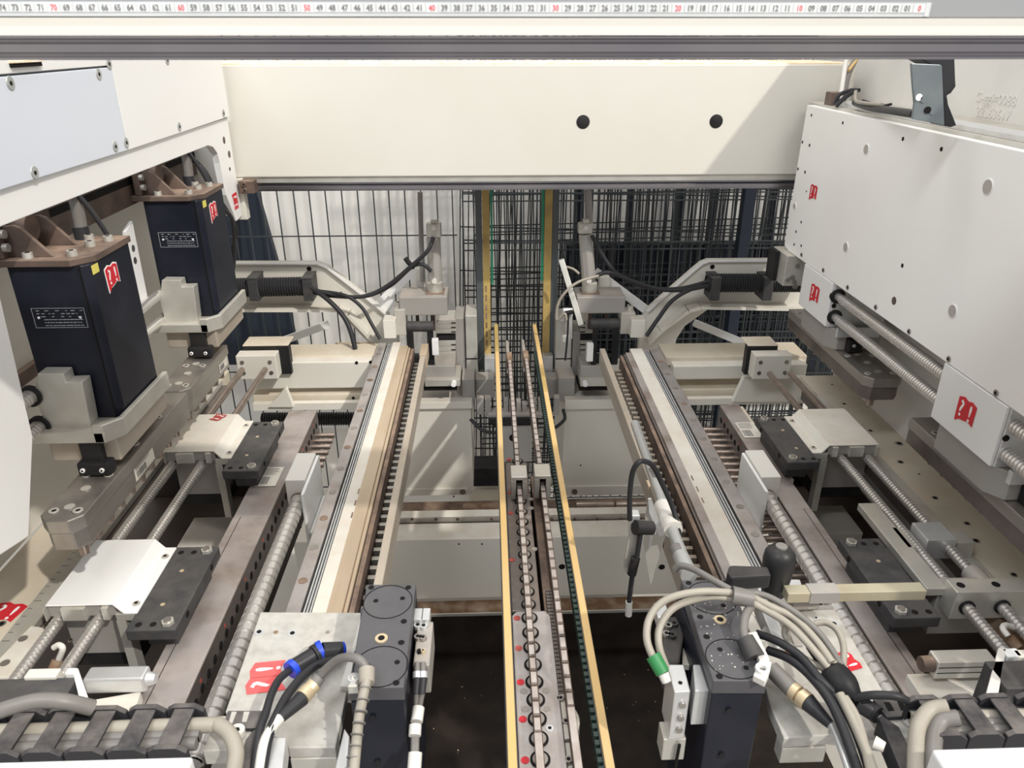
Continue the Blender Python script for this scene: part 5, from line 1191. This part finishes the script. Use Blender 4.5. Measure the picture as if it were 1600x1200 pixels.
loose('coupled_cable', 'grey cable with brass coupling arching from the elbow fitting over the left slide plate', [
    (.0056, [(573, 1054, -.705), (570, 1040, -.695), (560, 1030, -.69), (545, 1027, -.695), (528, 1031, -.71), (510, 1045, -.73), (498, 1060, -.745)], CABG),
    (.0065, [(438, 1122, -.75), (425, 1138, -.75), (412, 1165, -.75), (404, 1220, -.76)], PLASW)],
    extra=[('grey_sleeve', (500, 1057, -.742), (487, 1074, -.750), .0080, .0085, CABG), ('brass_nut', (492, 1068, -.747), (484, 1077, -.75), .0095, .0095, BRASS), ('brass_nut', (482, 1079, -.75), (472, 1090, -.75), .0105, .0105, BRASS), ('dark_sleeve', (472, 1091, -.75), (438, 1122, -.75), .0100, .0065, CABB)])
loose('spiral_tube', 'pale banded spiral tube hanging from an elbow fitting in front of the left gear plate', [
    (.0062, [(573, 1062, -.70), (566, 1095, -.715), (560, 1130, -.73), (552, 1215, -.75)], CABL)], 'tube',
    extra=[('elbow_fitting', (573, 1046, -.70), (573, 1068, -.705), .0100, .0092, CABL)] + [('band', (570.5 - k * 3.1, 1075 + k * 18, -.706 - k * .0062), (570.2 - k * 3.1, 1077 + k * 18, -.7066 - k * .0062), .0078, .0078, CABG) for k in range(8)])
t = thing('eye_fitting', P(553, 1064, z=-.72), 'small aluminium eye fitting on the corner of the left gear plate', 'fitting')
o = tb(-.712, 543, 559, 1073, 1058, .012); B('block', ALU, t, *o, .001); G().lathe(P(553, 1062, z=-.712), P(553, 1062, z=-.712) + Vector((0, 0, 1)), [(0, .0075), (.004, .0075), (.004, .004), (0, .004)], 16).build('eye', ALUB, t)
# silver fins
for pts, z, lab in ((((425, 1152), (447, 1152), (440, 1215), (405, 1215)), -.76, 'bright aluminium fin at the bottom edge below the left slide plate'), (((538, 1138), (546, 1150), (540, 1215), (520, 1215)), -.78, 'bright aluminium fin at the bottom edge between left slide plate and black housing')):
    o = G().ext([P(a, b, z=z) for a, b in pts], (0, 0, -.03)).build('metal_fin', ALUB, None, .001); tag(o, lab, 'fin')
# comb bracket + arm, left and right
def comb(pts, slots, scr, arm_pts, lab, z, s):
    t = thing('comb_bracket', P(*pts[0], z=z) - Vector((0, 0, .01)), lab, 'bracket', 'grey cable comb brackets')
    g = outline(pts, z, .006, 'comb_plate', CHAINP, t, .001)
    for sl_ in slots: outline(sl_, z + .0004, .0006, 'slot', VOID if s > 0 else PLATE, t, 0)
    c = P(*scr, z=z - .004)
    w_ = G().cyl(c, c + Vector((0, 0, .007)), .0095, n=18).build('screw', PLASW, t); G().cyl(c + Vector((0, 0, .007)), c + Vector((0, 0, .0074)), .004, n=6).build('socket', VOID, w_)
    outline(arm_pts, z - .002, .03, 'support_arm', CHAINP, t, .002)
    B('mount_plate', PLATE, t, c.x - .035, c.x + .02, c.y - .02, c.y + .03, z - .03, z - .0065)
comb([(356, 1110), (410, 1110), (400, 1138), (348, 1138)], [[(362, 1112), (370, 1112), (363, 1130), (357, 1130)], [(381, 1112), (390, 1112), (385, 1128), (378, 1128)]], (371, 1147), [(402, 1132), (408, 1140), (388, 1215), (366, 1215), (384, 1155)],
     'dark grey comb bracket with white screw at the bottom, beside the left cable chain', -.755, -1)
comb([(1364, 1092), (1420, 1092), (1430, 1118), (1386, 1121)], [[(1381, 1097), (1390, 1097), (1398, 1110), (1388, 1111)], [(1402, 1096), (1410, 1096), (1418, 1108), (1408, 1110)]], (1424, 1128), [(1372, 1120), (1378, 1117), (1405, 1135), (1445, 1215), (1412, 1215)],
     'dark grey comb bracket with white screw at the bottom, beside the right cable chain', -.755, 1)
# ---- cable chains
def cchain(xs, z, s, lab, endx):
    t = thing('cable_chain', P(xs[0], 1165, z=z) - Vector((0, 0, .05)), lab, 'cable chain', 'black cable drag chains')
    yn, yf = P(150, 1166, z=z).y, P(150, 1110, z=z).y
    if s > 0: yn, yf = P(1450, 1143, z=z).y, P(1450, 1093, z=z).y
    X = [P(x, 1150, z=z).x for x in xs]; pitch = abs(X[1] - X[0])
    for i, x in enumerate(X):
        o = B('chain_link', CHAINP, t, x - .012, x + .012, yn, yf, z - .004, z, .0015)
        for yy, nm in ((yn, 'near_side'), (yf, 'far_side')):
            d = .007 if nm == 'near_side' else -.007
            G().ext([(x - pitch * .48, yy, z - .004), (x - pitch * .30, yy, z + .001), (x + pitch * .22, yy, z + .001), (x + pitch * .45, yy, z - .007), (x + pitch * .48, yy, z - .034), (x - pitch * .48, yy, z - .034)], (0, -d, 0)).build(nm, CHAINP, o, .001)
        B('lower_bar', CHAINP, o, x - .010, x + .010, yn, yf, z - .036, z - .031)
    xa, xb = min(X) - pitch / 2, max(X) + pitch / 2
    for k, (fy_, r, m_) in enumerate(((.30, .0075, CABG), (.52, .0075, CABG), (.74, .0085, CABL), (.90, .006, CABB))):
        y = yn + (yf - yn) * fy_
        a, b = (xa, xb) if s < 0 else (xb, xa)
        if s < 0 and k == 2:
            e = endx[0]
            d_ = 1 if s < 0 else -1
            G().tube([(a, y, z - .016), ((a + b) / 2, y, z - .016), (b, y, z - .014), (b + d_ * .022, y - .004, z - .012), (b + d_ * .043, y - .024, z - .014), (b + d_ * .052, y - .055, z - .02), (b + d_ * .053, y - .14, z - .03)], r + .0005, 12).build('chain_cable', m_, t)
        else: G().tube([(a, y, z - .018), (b, y, z - .018)], r, sub=1).build('chain_cable', m_, t)
    return t
cchain([-50, 14, 79, 143, 207, 269], -.72, -1, 'black cable chain across the bottom left corner, pale cable leaving it', [[(318, 1142, -.735), (338, 1160, -.735), (350, 1185, -.74), (352, 1225, -.75)]])
cchain([1670, 1608, 1548, 1488], -.72, 1, 'black cable chain across the bottom right corner, three grey hoses leaving it', [[(1452, 1115, -.735), (1436, 1135, -.735), (1428, 1165, -.74), (1428, 1225, -.75)], [(1470, 1120, -.735), (1450, 1142, -.735), (1446, 1170, -.74), (1446, 1225, -.75)]])
loose('grey_hose', 'bundle of thick grey hoses bending down at the bottom right corner beside the cable chain', [
    (.0088, [(1480, 1104, -.71), (1455, 1108, -.715), (1440, 1124, -.72), (1432, 1150, -.725), (1430, 1220, -.74)], CABL), (.0095, [(1497, 1122, -.715), (1472, 1126, -.72), (1462, 1142, -.725), (1458, 1165, -.73), (1457, 1220, -.74)], CABG)], 'hose')
loose('grey_hose', 'thick grey hose arching over the left cable chain at the bottom left corner', [
    (.0088, [(-20, 1118, -.68), (20, 1104, -.675), (60, 1095, -.675), (100, 1096, -.68), (145, 1106, -.70)], CABG)], 'hose')
for x0, x1, yt, lab in ((-60, 270, 1187, 'glossy white cover edge along the bottom left corner of the photo'), (1512, 1680, 1166, 'glossy white cover edge at the bottom right corner of the photo')):
    z = -.66; b_ = tb(z, x0, x1, 1260, yt, .05); o = G().box(*b_).build('white_cover', WHITE, None, .003); tag(o, lab, 'cover')
# left bottom: black box, cream bracket, steel rod block
t = thing('black_motor_box', P(50, 1100, z=-.80), 'flat black box at the bottom left edge above the cable chain', 'box')
o = tb(-.765, -40, 96, 1098, 1060, .12); B('box_body', BLKPL, t, *o, .002)
t = thing('angle_bracket', P(120, 1110, z=-.86), 'white angle bracket with two lugs behind the flat black box, bottom left', 'bracket')
z = -.76
o = tb(z, 100, 116, 1052, 1043, .025); B('lug', WHITE, t, *o, .002)
o = tb(z, 36, 86, 1058, 1044, .025); B('lug', CREAM, t, *o, .002)
G().ext([P(a, b, z=z - .002) for a, b in ((112, 1044), (122, 1044), (143, 1105), (128, 1108))], (0, 0, -.008)).build('brace', WHITE, t, .001)
outline([(60, 1108), (220, 1080), (205, 1125), (60, 1130)], -.93, .02, 'floor_plate', CREAM, t)
t = thing('stop_block', P(180, 1080, z=-.96), 'shiny steel stop block with round end between lead screws and left oxidised beam', 'stop block')
o = tb(-.90, 128, 222, 1062, 1040, .03); B('block', ALUB, t, *o, .004); C('rod_end', ALUB, t, (o[1], (o[2] + o[3]) / 2, -.915), (o[1] + .012, (o[2] + o[3]) / 2, -.915), .012, .008)
# left table corner block (white with holes) and hook
t = thing('corner_plate', P(30, 1050, z=-.91), 'cream corner plate with two bolt holes beside the lead screws, bottom left', 'plate')
o = G().ext([P(a, b, z=-.915) for a, b in ((48, 977), (68, 980), (70, 990), (30, 1058), (-30, 1058))], (0, 0, -.02)).build('plate', CREAM, t, .002)
for p in ((36, 998), (8, 1036)): hole(t, P(*p, z=-.915), .0075, (0, 0, 1), STEEL, 'bolt_hole')
t = thing('grease_nipple', P(92, 1020, z=-.93), 'small steel hook-shaped grease pipe between the left lead screws', 'pipe')
G().tube([P(84, 1012, z=-.90), P(92, 1008, z=-.895), P(98, 1014, z=-.90), P(92, 1030, z=-.92)], .005).build('pipe', PLASW, t); C('rusty_base', RUST, t, P(90, 1032, z=-.92), P(84, 1046, z=-.93), .009)
# ---- right unit
t = thing('slide_plate', P(1250, 1150, z=ZP) - Vector((0, 0, .05)), 'speckled light grey slide plate at the bottom right of centre under the cable tangle', 'slide plate')
outline([(1225, 945), (1300, 945), (1392, 1100), (1385, 1160), (1296, 1148), (1225, 1154), (1204, 1104), (1175, 1000)], ZP, .018, 'plate', PLATE, t)
q = P(1260, 1152, z=ZP); B('front_block', ALU, t, P(1225, 1152, z=ZP).x, P(1296, 1152, z=ZP).x, q.y - .001, q.y + .02, ZP - .045, ZP - .0185)
for px, py in ((1303, 975), (1275, 966)): bolt(t, P(px, py, z=ZP), .0075 if px > 1290 else .004, (0, 0, 1), .0012, ALUB, 'screw')
qsticker(t, P(1322, 1034, z=ZP), (.3, -1, 0), (1, .3, 0), .034, RED, rim=False)
outline([(1170, 905), (1186, 905), (1232, 1010), (1214, 1012)], ZP + .010, .03, 'edge_bar', ALUB, t); outline([(1225, 905), (1250, 905), (1262, 940), (1240, 945)], ZP + .006, .02, 'light_block', ALUB, t)
outline([(1192, 905), (1205, 905), (1255, 1008), (1236, 1008)], ZP + .004, .02, 'edge_strip', ALUG, t)
outline([(1150, 940), (1172, 950), (1198, 1000), (1180, 1006)], ZP + .012, .02, 'pale_strip', PLATE, t)
t = thing('shaft_rods', P(1165, 925, z=-.80), 'short shiny cross rods between right gear plate and slide plate', 'rod')
for py, r in ((917, .008), (932, .005)): C('rod', ALUB, t, P(1140, py, z=-.78), P(1182, py, z=-.78), r)
t = thing('steel_stub', P(1255, 942, z=-.80), 'short steel stub below the yellow square bar', 'stub')
C('stub', STEEL, t, P(1235, 943, z=-.785), P(1275, 941, z=-.785), .011); 
t = thing('square_bar', P(1225, 930, z=-.74), 'yellowed square bar lying crosswise over the right ball screw and oxidised beam', 'bar')
a, b = P(1228, 921, z=-.735), P(1448, 922, z=-.735)
B('bar', mat('yellowed_metal', (.46, .42, .31), .45, .3, col2=(.36, .31, .21), scale=20, amt=.7), t, a.x, b.x, a.y - .010, a.y + .010, -.752, -.735, .001)
B('clear_sleeve', ALUG, t, P(1263, 921, z=-.735).x, P(1310, 921, z=-.735).x, a.y - .0112, a.y + .0112, -.7535, -.7335, .001)
t = thing('clamp_lever', P(1208, 930, z=-.76), 'black clamping lever handle with round hub, bottom right of centre', 'handle')
c = P(1208, 925, z=-.765); 
G().lathe(c, c + Vector((0, 0, 1)), [(0, .0001), (0, .0175), (.012, .019), (.030, .0215), (.058, .0235), (.072, .022), (.080, .016), (.083, .008), (.085, .0075), (.086, .0001)], 24).build('hub', KNOB, t)
G().lathe(c + Vector((0, 0, .082)), c + Vector((0, 0, 1)), [(0, .0085), (.004, .0085), (.0045, .005), (.0045, .0001)], 16).build('hub_cap', CABG, t)
za = -.70
G().ext([P(1139, 884, z=za), P(1142, 882, z=za), P(1200, 884, z=za), P(1206, 899, z=za), P(1142, 903, z=za), P(1136, 894, z=za)], (0, 0, -.024)).build('lever', KNOB, t, .004)
# valve unit left of right gear plate
t = thing('valve_block', P(1045, 1030, z=-.82), 'black valve block with silver top and fittings left of the right gear plate', 'valve block')
o = tb(-.765, 1028, 1047, 965, 942, .02); B('top_block', ALUB, t, *o, .001)
G().ext([P(a, b, z=-.775) for a, b in ((1036, 965), (1056, 962), (1070, 985), (1062, 1035), (1048, 1045), (1036, 1015))], (0, 0, -.06)).build('valve_body', BLKPL, t, .003)
for px, py in ((1044, 980), (1053, 977), (1041, 993), (1050, 995)): bolt(t, P(px, py, z=-.775), .006, (0, 0, 1), .005, STEEL if px < 1045 else BLKPL, 'fitting')
t = thing('bracket_strip', P(1075, 1040, z=-.84), 'tall beige bent strip between the valve block and the right gear plate', 'strip')
G().ext([P(a, b, z=-.79) for a, b in ((1075, 985), (1083, 992), (1090, 1012), (1080, 1040), (1066, 1038), (1066, 1015))], (0, 0, -.01)).build('strip', ALU, t, .001)
G().ext([P(a, b, z=-.80) for a, b in ((1062, 950), (1070, 950), (1118, 1060), (1108, 1075), (1082, 1000))], (0, 0, -.06)).build('side_plate', DSTEEL, t, .001)
for pts, lab, m_, d in (([(1042, 1038), (1068, 1038), (1079, 1080), (1054, 1082)], 'bright aluminium sensor block hanging left of the right gear plate housing, black pin below', ALUB, .085), ([(1083, 1038), (1103, 1038), (1111, 1079), (1086, 1080)], 'second silver block tight against the right gear plate housing', ALUG, .06)):
    t = thing('sensor_block', P(*pts[3], z=-.75 - d), lab, 'sensor block')
    outline(pts, -.75, d, 'block_body', ALUB, t)
    if d > .08:
        hole(t, P(1063, 1067, z=-.75), .0028)
        q = P(1066, 1081, z=-.75)
        for k, dz in enumerate((.022, .045, .066)): C('side_screw', STEEL, t, (q.x + .002, q.y - .0005, -.75 - dz), (q.x + .002, q.y - .003, -.75 - dz), .0045)
        B('lower_part', ALU, t, q.x - .016, q.x + .014, q.y + .001, q.y + .03, -.875, -.836)
        C('black_pin', VOID, t, (q.x + .004, q.y - .004, -.84), (q.x - .001, q.y - .004, -.96), .0022)
# beige cable arcs
loose('beige_cable', 'two beige cables arching over the right gear plate to the green sleeve', [
    (.0050, [(1036, 1058, -.745), (1022, 1030, -.73), (1011, 1000, -.715), (1014, 968, -.70), (1032, 943, -.685), (1060, 930, -.675), (1100, 924, -.672), (1142, 926, -.68)], CABL),
    (.0050, [(1048, 1060, -.77), (1040, 1040, -.75), (1030, 1010, -.73), (1031, 980, -.715), (1050, 952, -.70), (1080, 938, -.69), (1115, 932, -.685), (1146, 936, -.69)], CABL)], 'cable',
    extra=[('green_sleeve', (1020, 1024, -.728), (1036, 1052, -.742), .0098, .0095, GRN), ('white_plug', (1036, 1052, -.742), (1042, 1066, -.75), .0075, .006, PLASW), ('dark_wrap', (1144, 930, -.682), (1176, 936, -.685), .0125, .0115, CABG)])
loose('beige_cable', 'beige cables running from the dark wrap down to the black taped bundle, bottom right', [
    (.0050, [(1172, 931, -.685), (1205, 948, -.69), (1240, 965, -.70), (1275, 1000, -.71), (1300, 1035, -.72)], CABL),
    (.0044, [(1160, 925, -.682), (1200, 932, -.685), (1250, 962, -.695), (1285, 995, -.71), (1315, 1040, -.725)], CABG),
    (.0050, [(1172, 940, -.688), (1200, 955, -.695), (1232, 975, -.70), (1262, 1005, -.71), (1300, 1050, -.73)], CABL),
    (.0044, [(1232, 1002, -.725), (1226, 990, -.72), (1230, 978, -.71), (1245, 980, -.71), (1268, 1000, -.715), (1305, 1038, -.725)], CABL),
    (.0044, [(1228, 985, -.722), (1240, 1015, -.725), (1262, 1032, -.73), (1288, 1045, -.735)], CABL),
    (.0044, [(1272, 975, -.73), (1290, 973, -.725), (1308, 985, -.725), (1318, 1010, -.73), (1317, 1045, -.74)], CABL)])
loose('dark_cable', 'dark cables leaving the sensor clamp and running down under the tape bundle, bottom right', [
    (.0050, [(1055, 889, -.70), (1065, 884, -.69), (1085, 890, -.685), (1115, 907, -.68), (1142, 922, -.68)], CABG),
    (.0044, [(1185, 945, -.70), (1225, 965, -.71), (1250, 985, -.72)], CABB),
    (.0056, [(1183, 990, -.735), (1215, 1002, -.725), (1250, 1025, -.725), (1280, 1060, -.73), (1300, 1080, -.74)], CABB),
    (.0060, [(1200, 1016, -.745), (1235, 1030, -.735), (1270, 1060, -.735), (1305, 1110, -.74), (1345, 1215, -.76)], CABB),
    (.0058, [(1290, 1075, -.742), (1315, 1100, -.745), (1340, 1150, -.75), (1362, 1215, -.76)], CABB),
    (.0060, [(1312, 1085, -.735), (1330, 1120, -.74), (1352, 1170, -.745), (1368, 1215, -.75)], CABL),
    (.0050, [(1320, 1090, -.735), (1342, 1130, -.74), (1362, 1215, -.75)], CABL)],
    extra=[('white_tag', (1366, 1160, -.745), (1382, 1168, -.745), .008, .006, PLASW)])
loose('cable_plug', 'grey cable ending in a dark angled plug with white link over the right gear plate', [
    (.0058, [(1184, 945, -.70), (1172, 950, -.695), (1164, 965, -.695), (1162, 985, -.70), (1164, 998, -.705)], CABG)], 'plug',
    extra=[('plug_body', (1164, 998, -.705), (1180, 1028, -.715), .0115, .013, BLKPL)])
t = thing('white_link', P(1195, 1060, z=-.73), 'white angled link with ring eye on the corner of the right gear plate', 'link')
G().ext([P(a, b, z=-.712) for a, b in ((1168, 988), (1182, 986), (1203, 1030), (1196, 1040), (1186, 1030))], (0, 0, -.008)).build('link_arm', PLASW, t, .001)
G().ext([P(a, b, z=-.708) for a, b in ((1188, 1028), (1206, 1034), (1202, 1052), (1196, 1065), (1177, 1055))], (0, 0, -.010)).build('link_end', PLASW, t, .0012)
c = P(1191, 1048, z=-.708); G().lathe(c, c + Vector((0, 0, 1)), [(0, .0088), (.005, .0088), (.005, .0048), (0, .0045)], 18).build('ring_eye', STW, t); hole(t, c, .0045, (0, 0, 1), CABG)
loose('brass_coupling', 'dark sleeve with pale brass coupling lying across the right slide plate', [(.0045, [(1295, 1130, -.765), (1302, 1140, -.765), (1318, 1180, -.765), (1330, 1215, -.77)], ALUB)], 'coupling',
      extra=[('dark_sleeve', (1205, 1045, -.755), (1238, 1078, -.76), .011, .011, CABG), ('brass_nut', (1238, 1078, -.76), (1247, 1085, -.76), .0115, .0115, BRASS), ('brass_neck', (1247, 1085, -.76), (1251, 1089, -.76), .007, .007, BRASS), ('brass_nut', (1251, 1088, -.76), (1262, 1097, -.76), .012, .012, BRASS), ('dark_sleeve', (1262, 1097, -.76), (1297, 1132, -.765), .0115, .0060, CABB)])
t = thing('orange_sleeve', P(1240, 1030, z=-.78), 'short orange sleeve under the dark cables, bottom right', 'sleeve')
C('sleeve', ORANGE, t, P(1228, 1018, z=-.765), P(1252, 1040, z=-.77), .0055)
t = thing('tape_bundle', P(1315, 1090, z=-.77), 'cable joint wrapped in black tape beside the right ball screw', 'cable bundle')
a, b = P(1294, 1046, z=-.735), P(1335, 1092, z=-.745)
L = (b - a).length; G().lathe(a, b, [(0, .0001), (0, .013), (L * .1, .0185), (L * .3, .0205), (L * .6, .020), (L * .75, .0175), (L * .95, .0125), (L, .010), (L, .0001)], 14).build('tape_wrap', RUBBER, t)
C('tape_tail', RUBBER, t, P(1268, 1008, z=-.73), P(1296, 1048, z=-.738), .0085, .0095)
for i, (x, y) in enumerate(((1340, 1078), (1350, 1084), (1356, 1092))): G().ext([P(x - 14, y, z=-.74), P(x, y - 3, z=-.735), P(x + 6, y + 5, z=-.74), P(x - 8, y + 6, z=-.742)], (0, 0, -.002)).build('tape_fold', RUBBER, t)
G().tube([P(1335, 1090, z=-.74), P(1365, 1086, z=-.725), P(1400, 1088, z=-.72), P(1424, 1098, z=-.73)], .0050).build('cable_out', CABB, t)
G().tube([P(1335, 1095, z=-.75), P(1360, 1110, z=-.76), P(1372, 1118, z=-.76)], .011).build('dark_core', CABB, t)
# pipe with sensors
t = thing('sensor_pipe', P(1075, 900, z=-.80), 'grey metal pipe with black tape and white clamp, running beside the right clamp bar', 'pipe')
zpipe = -.80
a, b, c_ = P(992, 662, z=zpipe), P(1040, 800, z=zpipe), P(1076, 893, z=zpipe - .0)
C('pipe_upper', PIPE, t, a, b, .0098, n=20); C('pipe_lower', PIPE, t, b, c_, .0098, n=20); C('pipe_socket', PIPE, t, P(1063, 868, z=zpipe), P(1077, 899, z=zpipe), .0135, .0145, 20)
C('tape_band', CABG, t, P(1020, 737, z=zpipe), P(1026, 752, z=zpipe), .0118, n=18); C('tape_band', CABG, t, P(1056, 856, z=zpipe), P(1063, 872, z=zpipe), .0112, n=18)
C('white_clamp', PLASW, t, P(1036, 793, z=zpipe), P(1052, 828, z=zpipe), .0185, .0175, 16); C('clamp_rim', PLASW, t, P(1034, 789, z=zpipe), P(1036, 793, z=zpipe), .015, .0185, 16)
B('tape_tip', WOOD, t, P(1012, 756, z=zpipe).x, P(1016, 756, z=zpipe).x, P(1014, 760, z=zpipe).y, P(1014, 750, z=zpipe).y, zpipe - .01, zpipe, 0)
t = thing('sensor_bracket', P(1025, 900, z=-.95), 'bent sheet bracket with slot holding a sensor, left of the grey pipe', 'bracket')
yb2 = P(1030, 830, z=-.82).y
G().ext([P(a, b, y=yb2) for a, b in ((1013, 780), (1018, 780), (1038, 836), (1030, 838), (1014, 800))], (0, .004, 0)).build('bent_edge', ALUB, t)
G().ext([P(a, b, y=yb2 + .005) for a, b in ((1013, 782), (1030, 838), (1040, 836), (1036, 850), (1022, 896), (1017, 915), (1010, 880), (1006, 850), (1008, 810))], (0, .003, 0)).build('bracket_sheet', ALU, t)
B('slot', ALUB, t, *fb(yb2 + .004, 1014, 1019, 836, 856, .001), 0)
t = thing('angle_sensor', P(990, 890, z=-.93), 'aluminium angle sensor with black knob and cable arc, left of the grey pipe', 'sensor')
yb3 = yb2 - .02
B('holder', ALUB, t, *fb(yb3, 984, 1000, 806, 818, .02), .002)
C('black_knob', KNOB, t, P(992, 824, y=yb3 - .01), P(1019, 825, y=yb3), .0135, .0125)
C('knob_nut', STW, t, P(1018, 826, y=yb3), P(1023, 826, y=yb3), .011)
G().ext([P(a, b, y=yb3) for a, b in ((983, 815), (992, 832), (1002, 832), (999, 872), (996, 884), (982, 900), (975, 890), (976, 872), (982, 840))], (0, .006, 0)).build('sensor_arm', ALU, t, .001)
G().tube([P(984, 812, y=yb3), P(984, 775, y=yb3), P(988, 740, y=yb3), P(997, 723, y=yb3), P(1008, 721, y=yb3 + .01), P(1020, 728, y=yb3 + .02), P(1032, 750, y=yb3 + .03), P(1050, 790, y=yb3 + .02), P(1060, 825, y=yb3), P(1062, 850, y=yb3)], .0048).build('sensor_cable', CABB, t)
G().tube([P(1001, 832, y=yb3 - .01), P(994, 875, y=yb3 - .01), P(988, 900, y=yb3 - .01), P(983, 940, y=yb3 - .01)], .0048).build('hanging_wire', CABB, t)
C('black_grip', RUBBER, t, P(993, 872, y=yb3 - .011), P(987, 897, y=yb3 - .011), .0085)
C('white_tip', PLASW, t, P(983, 940, y=yb3 - .01), P(982, 961, y=yb3 - .01), .0065)
# right bottom: stop block, bracket, dark box
t = thing('stop_block', P(1500, 1040, z=-.96), 'layered steel stop block with rusty round end on the right beyond the cable chain', 'stop block')
o = tb(-.885, 1466, 1560, 1035, 1014, .034); B('block', ALU, t, *o, .002); C('rod_end', BRACK, t, (o[0], (o[2] + o[3]) / 2, -.90), (o[0] - .018, (o[2] + o[3]) / 2, -.90), .013, .012)
for k in (1, 2): B('layer_groove', VOID, t, o[0] + .002, o[1], o[2] - .0006, o[2], -.885 - .011 * k, -.884 - .011 * k, 0)
o = tb(-.93, 1440, 1590, 1088, 1050, .03); B('cream_base', CREAM, t, *o, .002)
t = thing('angle_bracket', P(1550, 1090, z=-.86), 'white angle bracket beside the dark box at the bottom right', 'bracket')
G().ext([P(a, b, z=-.80) for a, b in ((1560, 1012), (1573, 1012), (1560, 1084), (1540, 1086))], (0, 0, -.008)).build('brace', PLASW, t, .001)
o = tb(-.80, 1575, 1600, 1026, 1012, .02); B('lug', WHITE, t, *o, .002); o = tb(-.80, 1590, 1640, 1026, 1014, .02); B('lug', CREAM, t, *o, .002)
t = thing('black_motor_box', P(1620, 1090, z=-.85), 'flat black box at the bottom right edge above the cable chain', 'box')
o = tb(-.80, 1572, 1700, 1075, 1030, .10); B('box_body', BLKPL, t, *o, .002)
t = thing('grease_nipple', P(1575, 1010, z=-.93), 'small steel hook-shaped grease pipe between the right lead screws', 'pipe')
G().tube([P(1575, 994, z=-.90), P(1567, 982, z=-.895), P(1573, 977, z=-.90), P(1592, 985, z=-.92)], .005).build('pipe', PLASW, t); C('rusty_base', RUST, t, P(1576, 996, z=-.92), P(1590, 1012, z=-.93), .009)
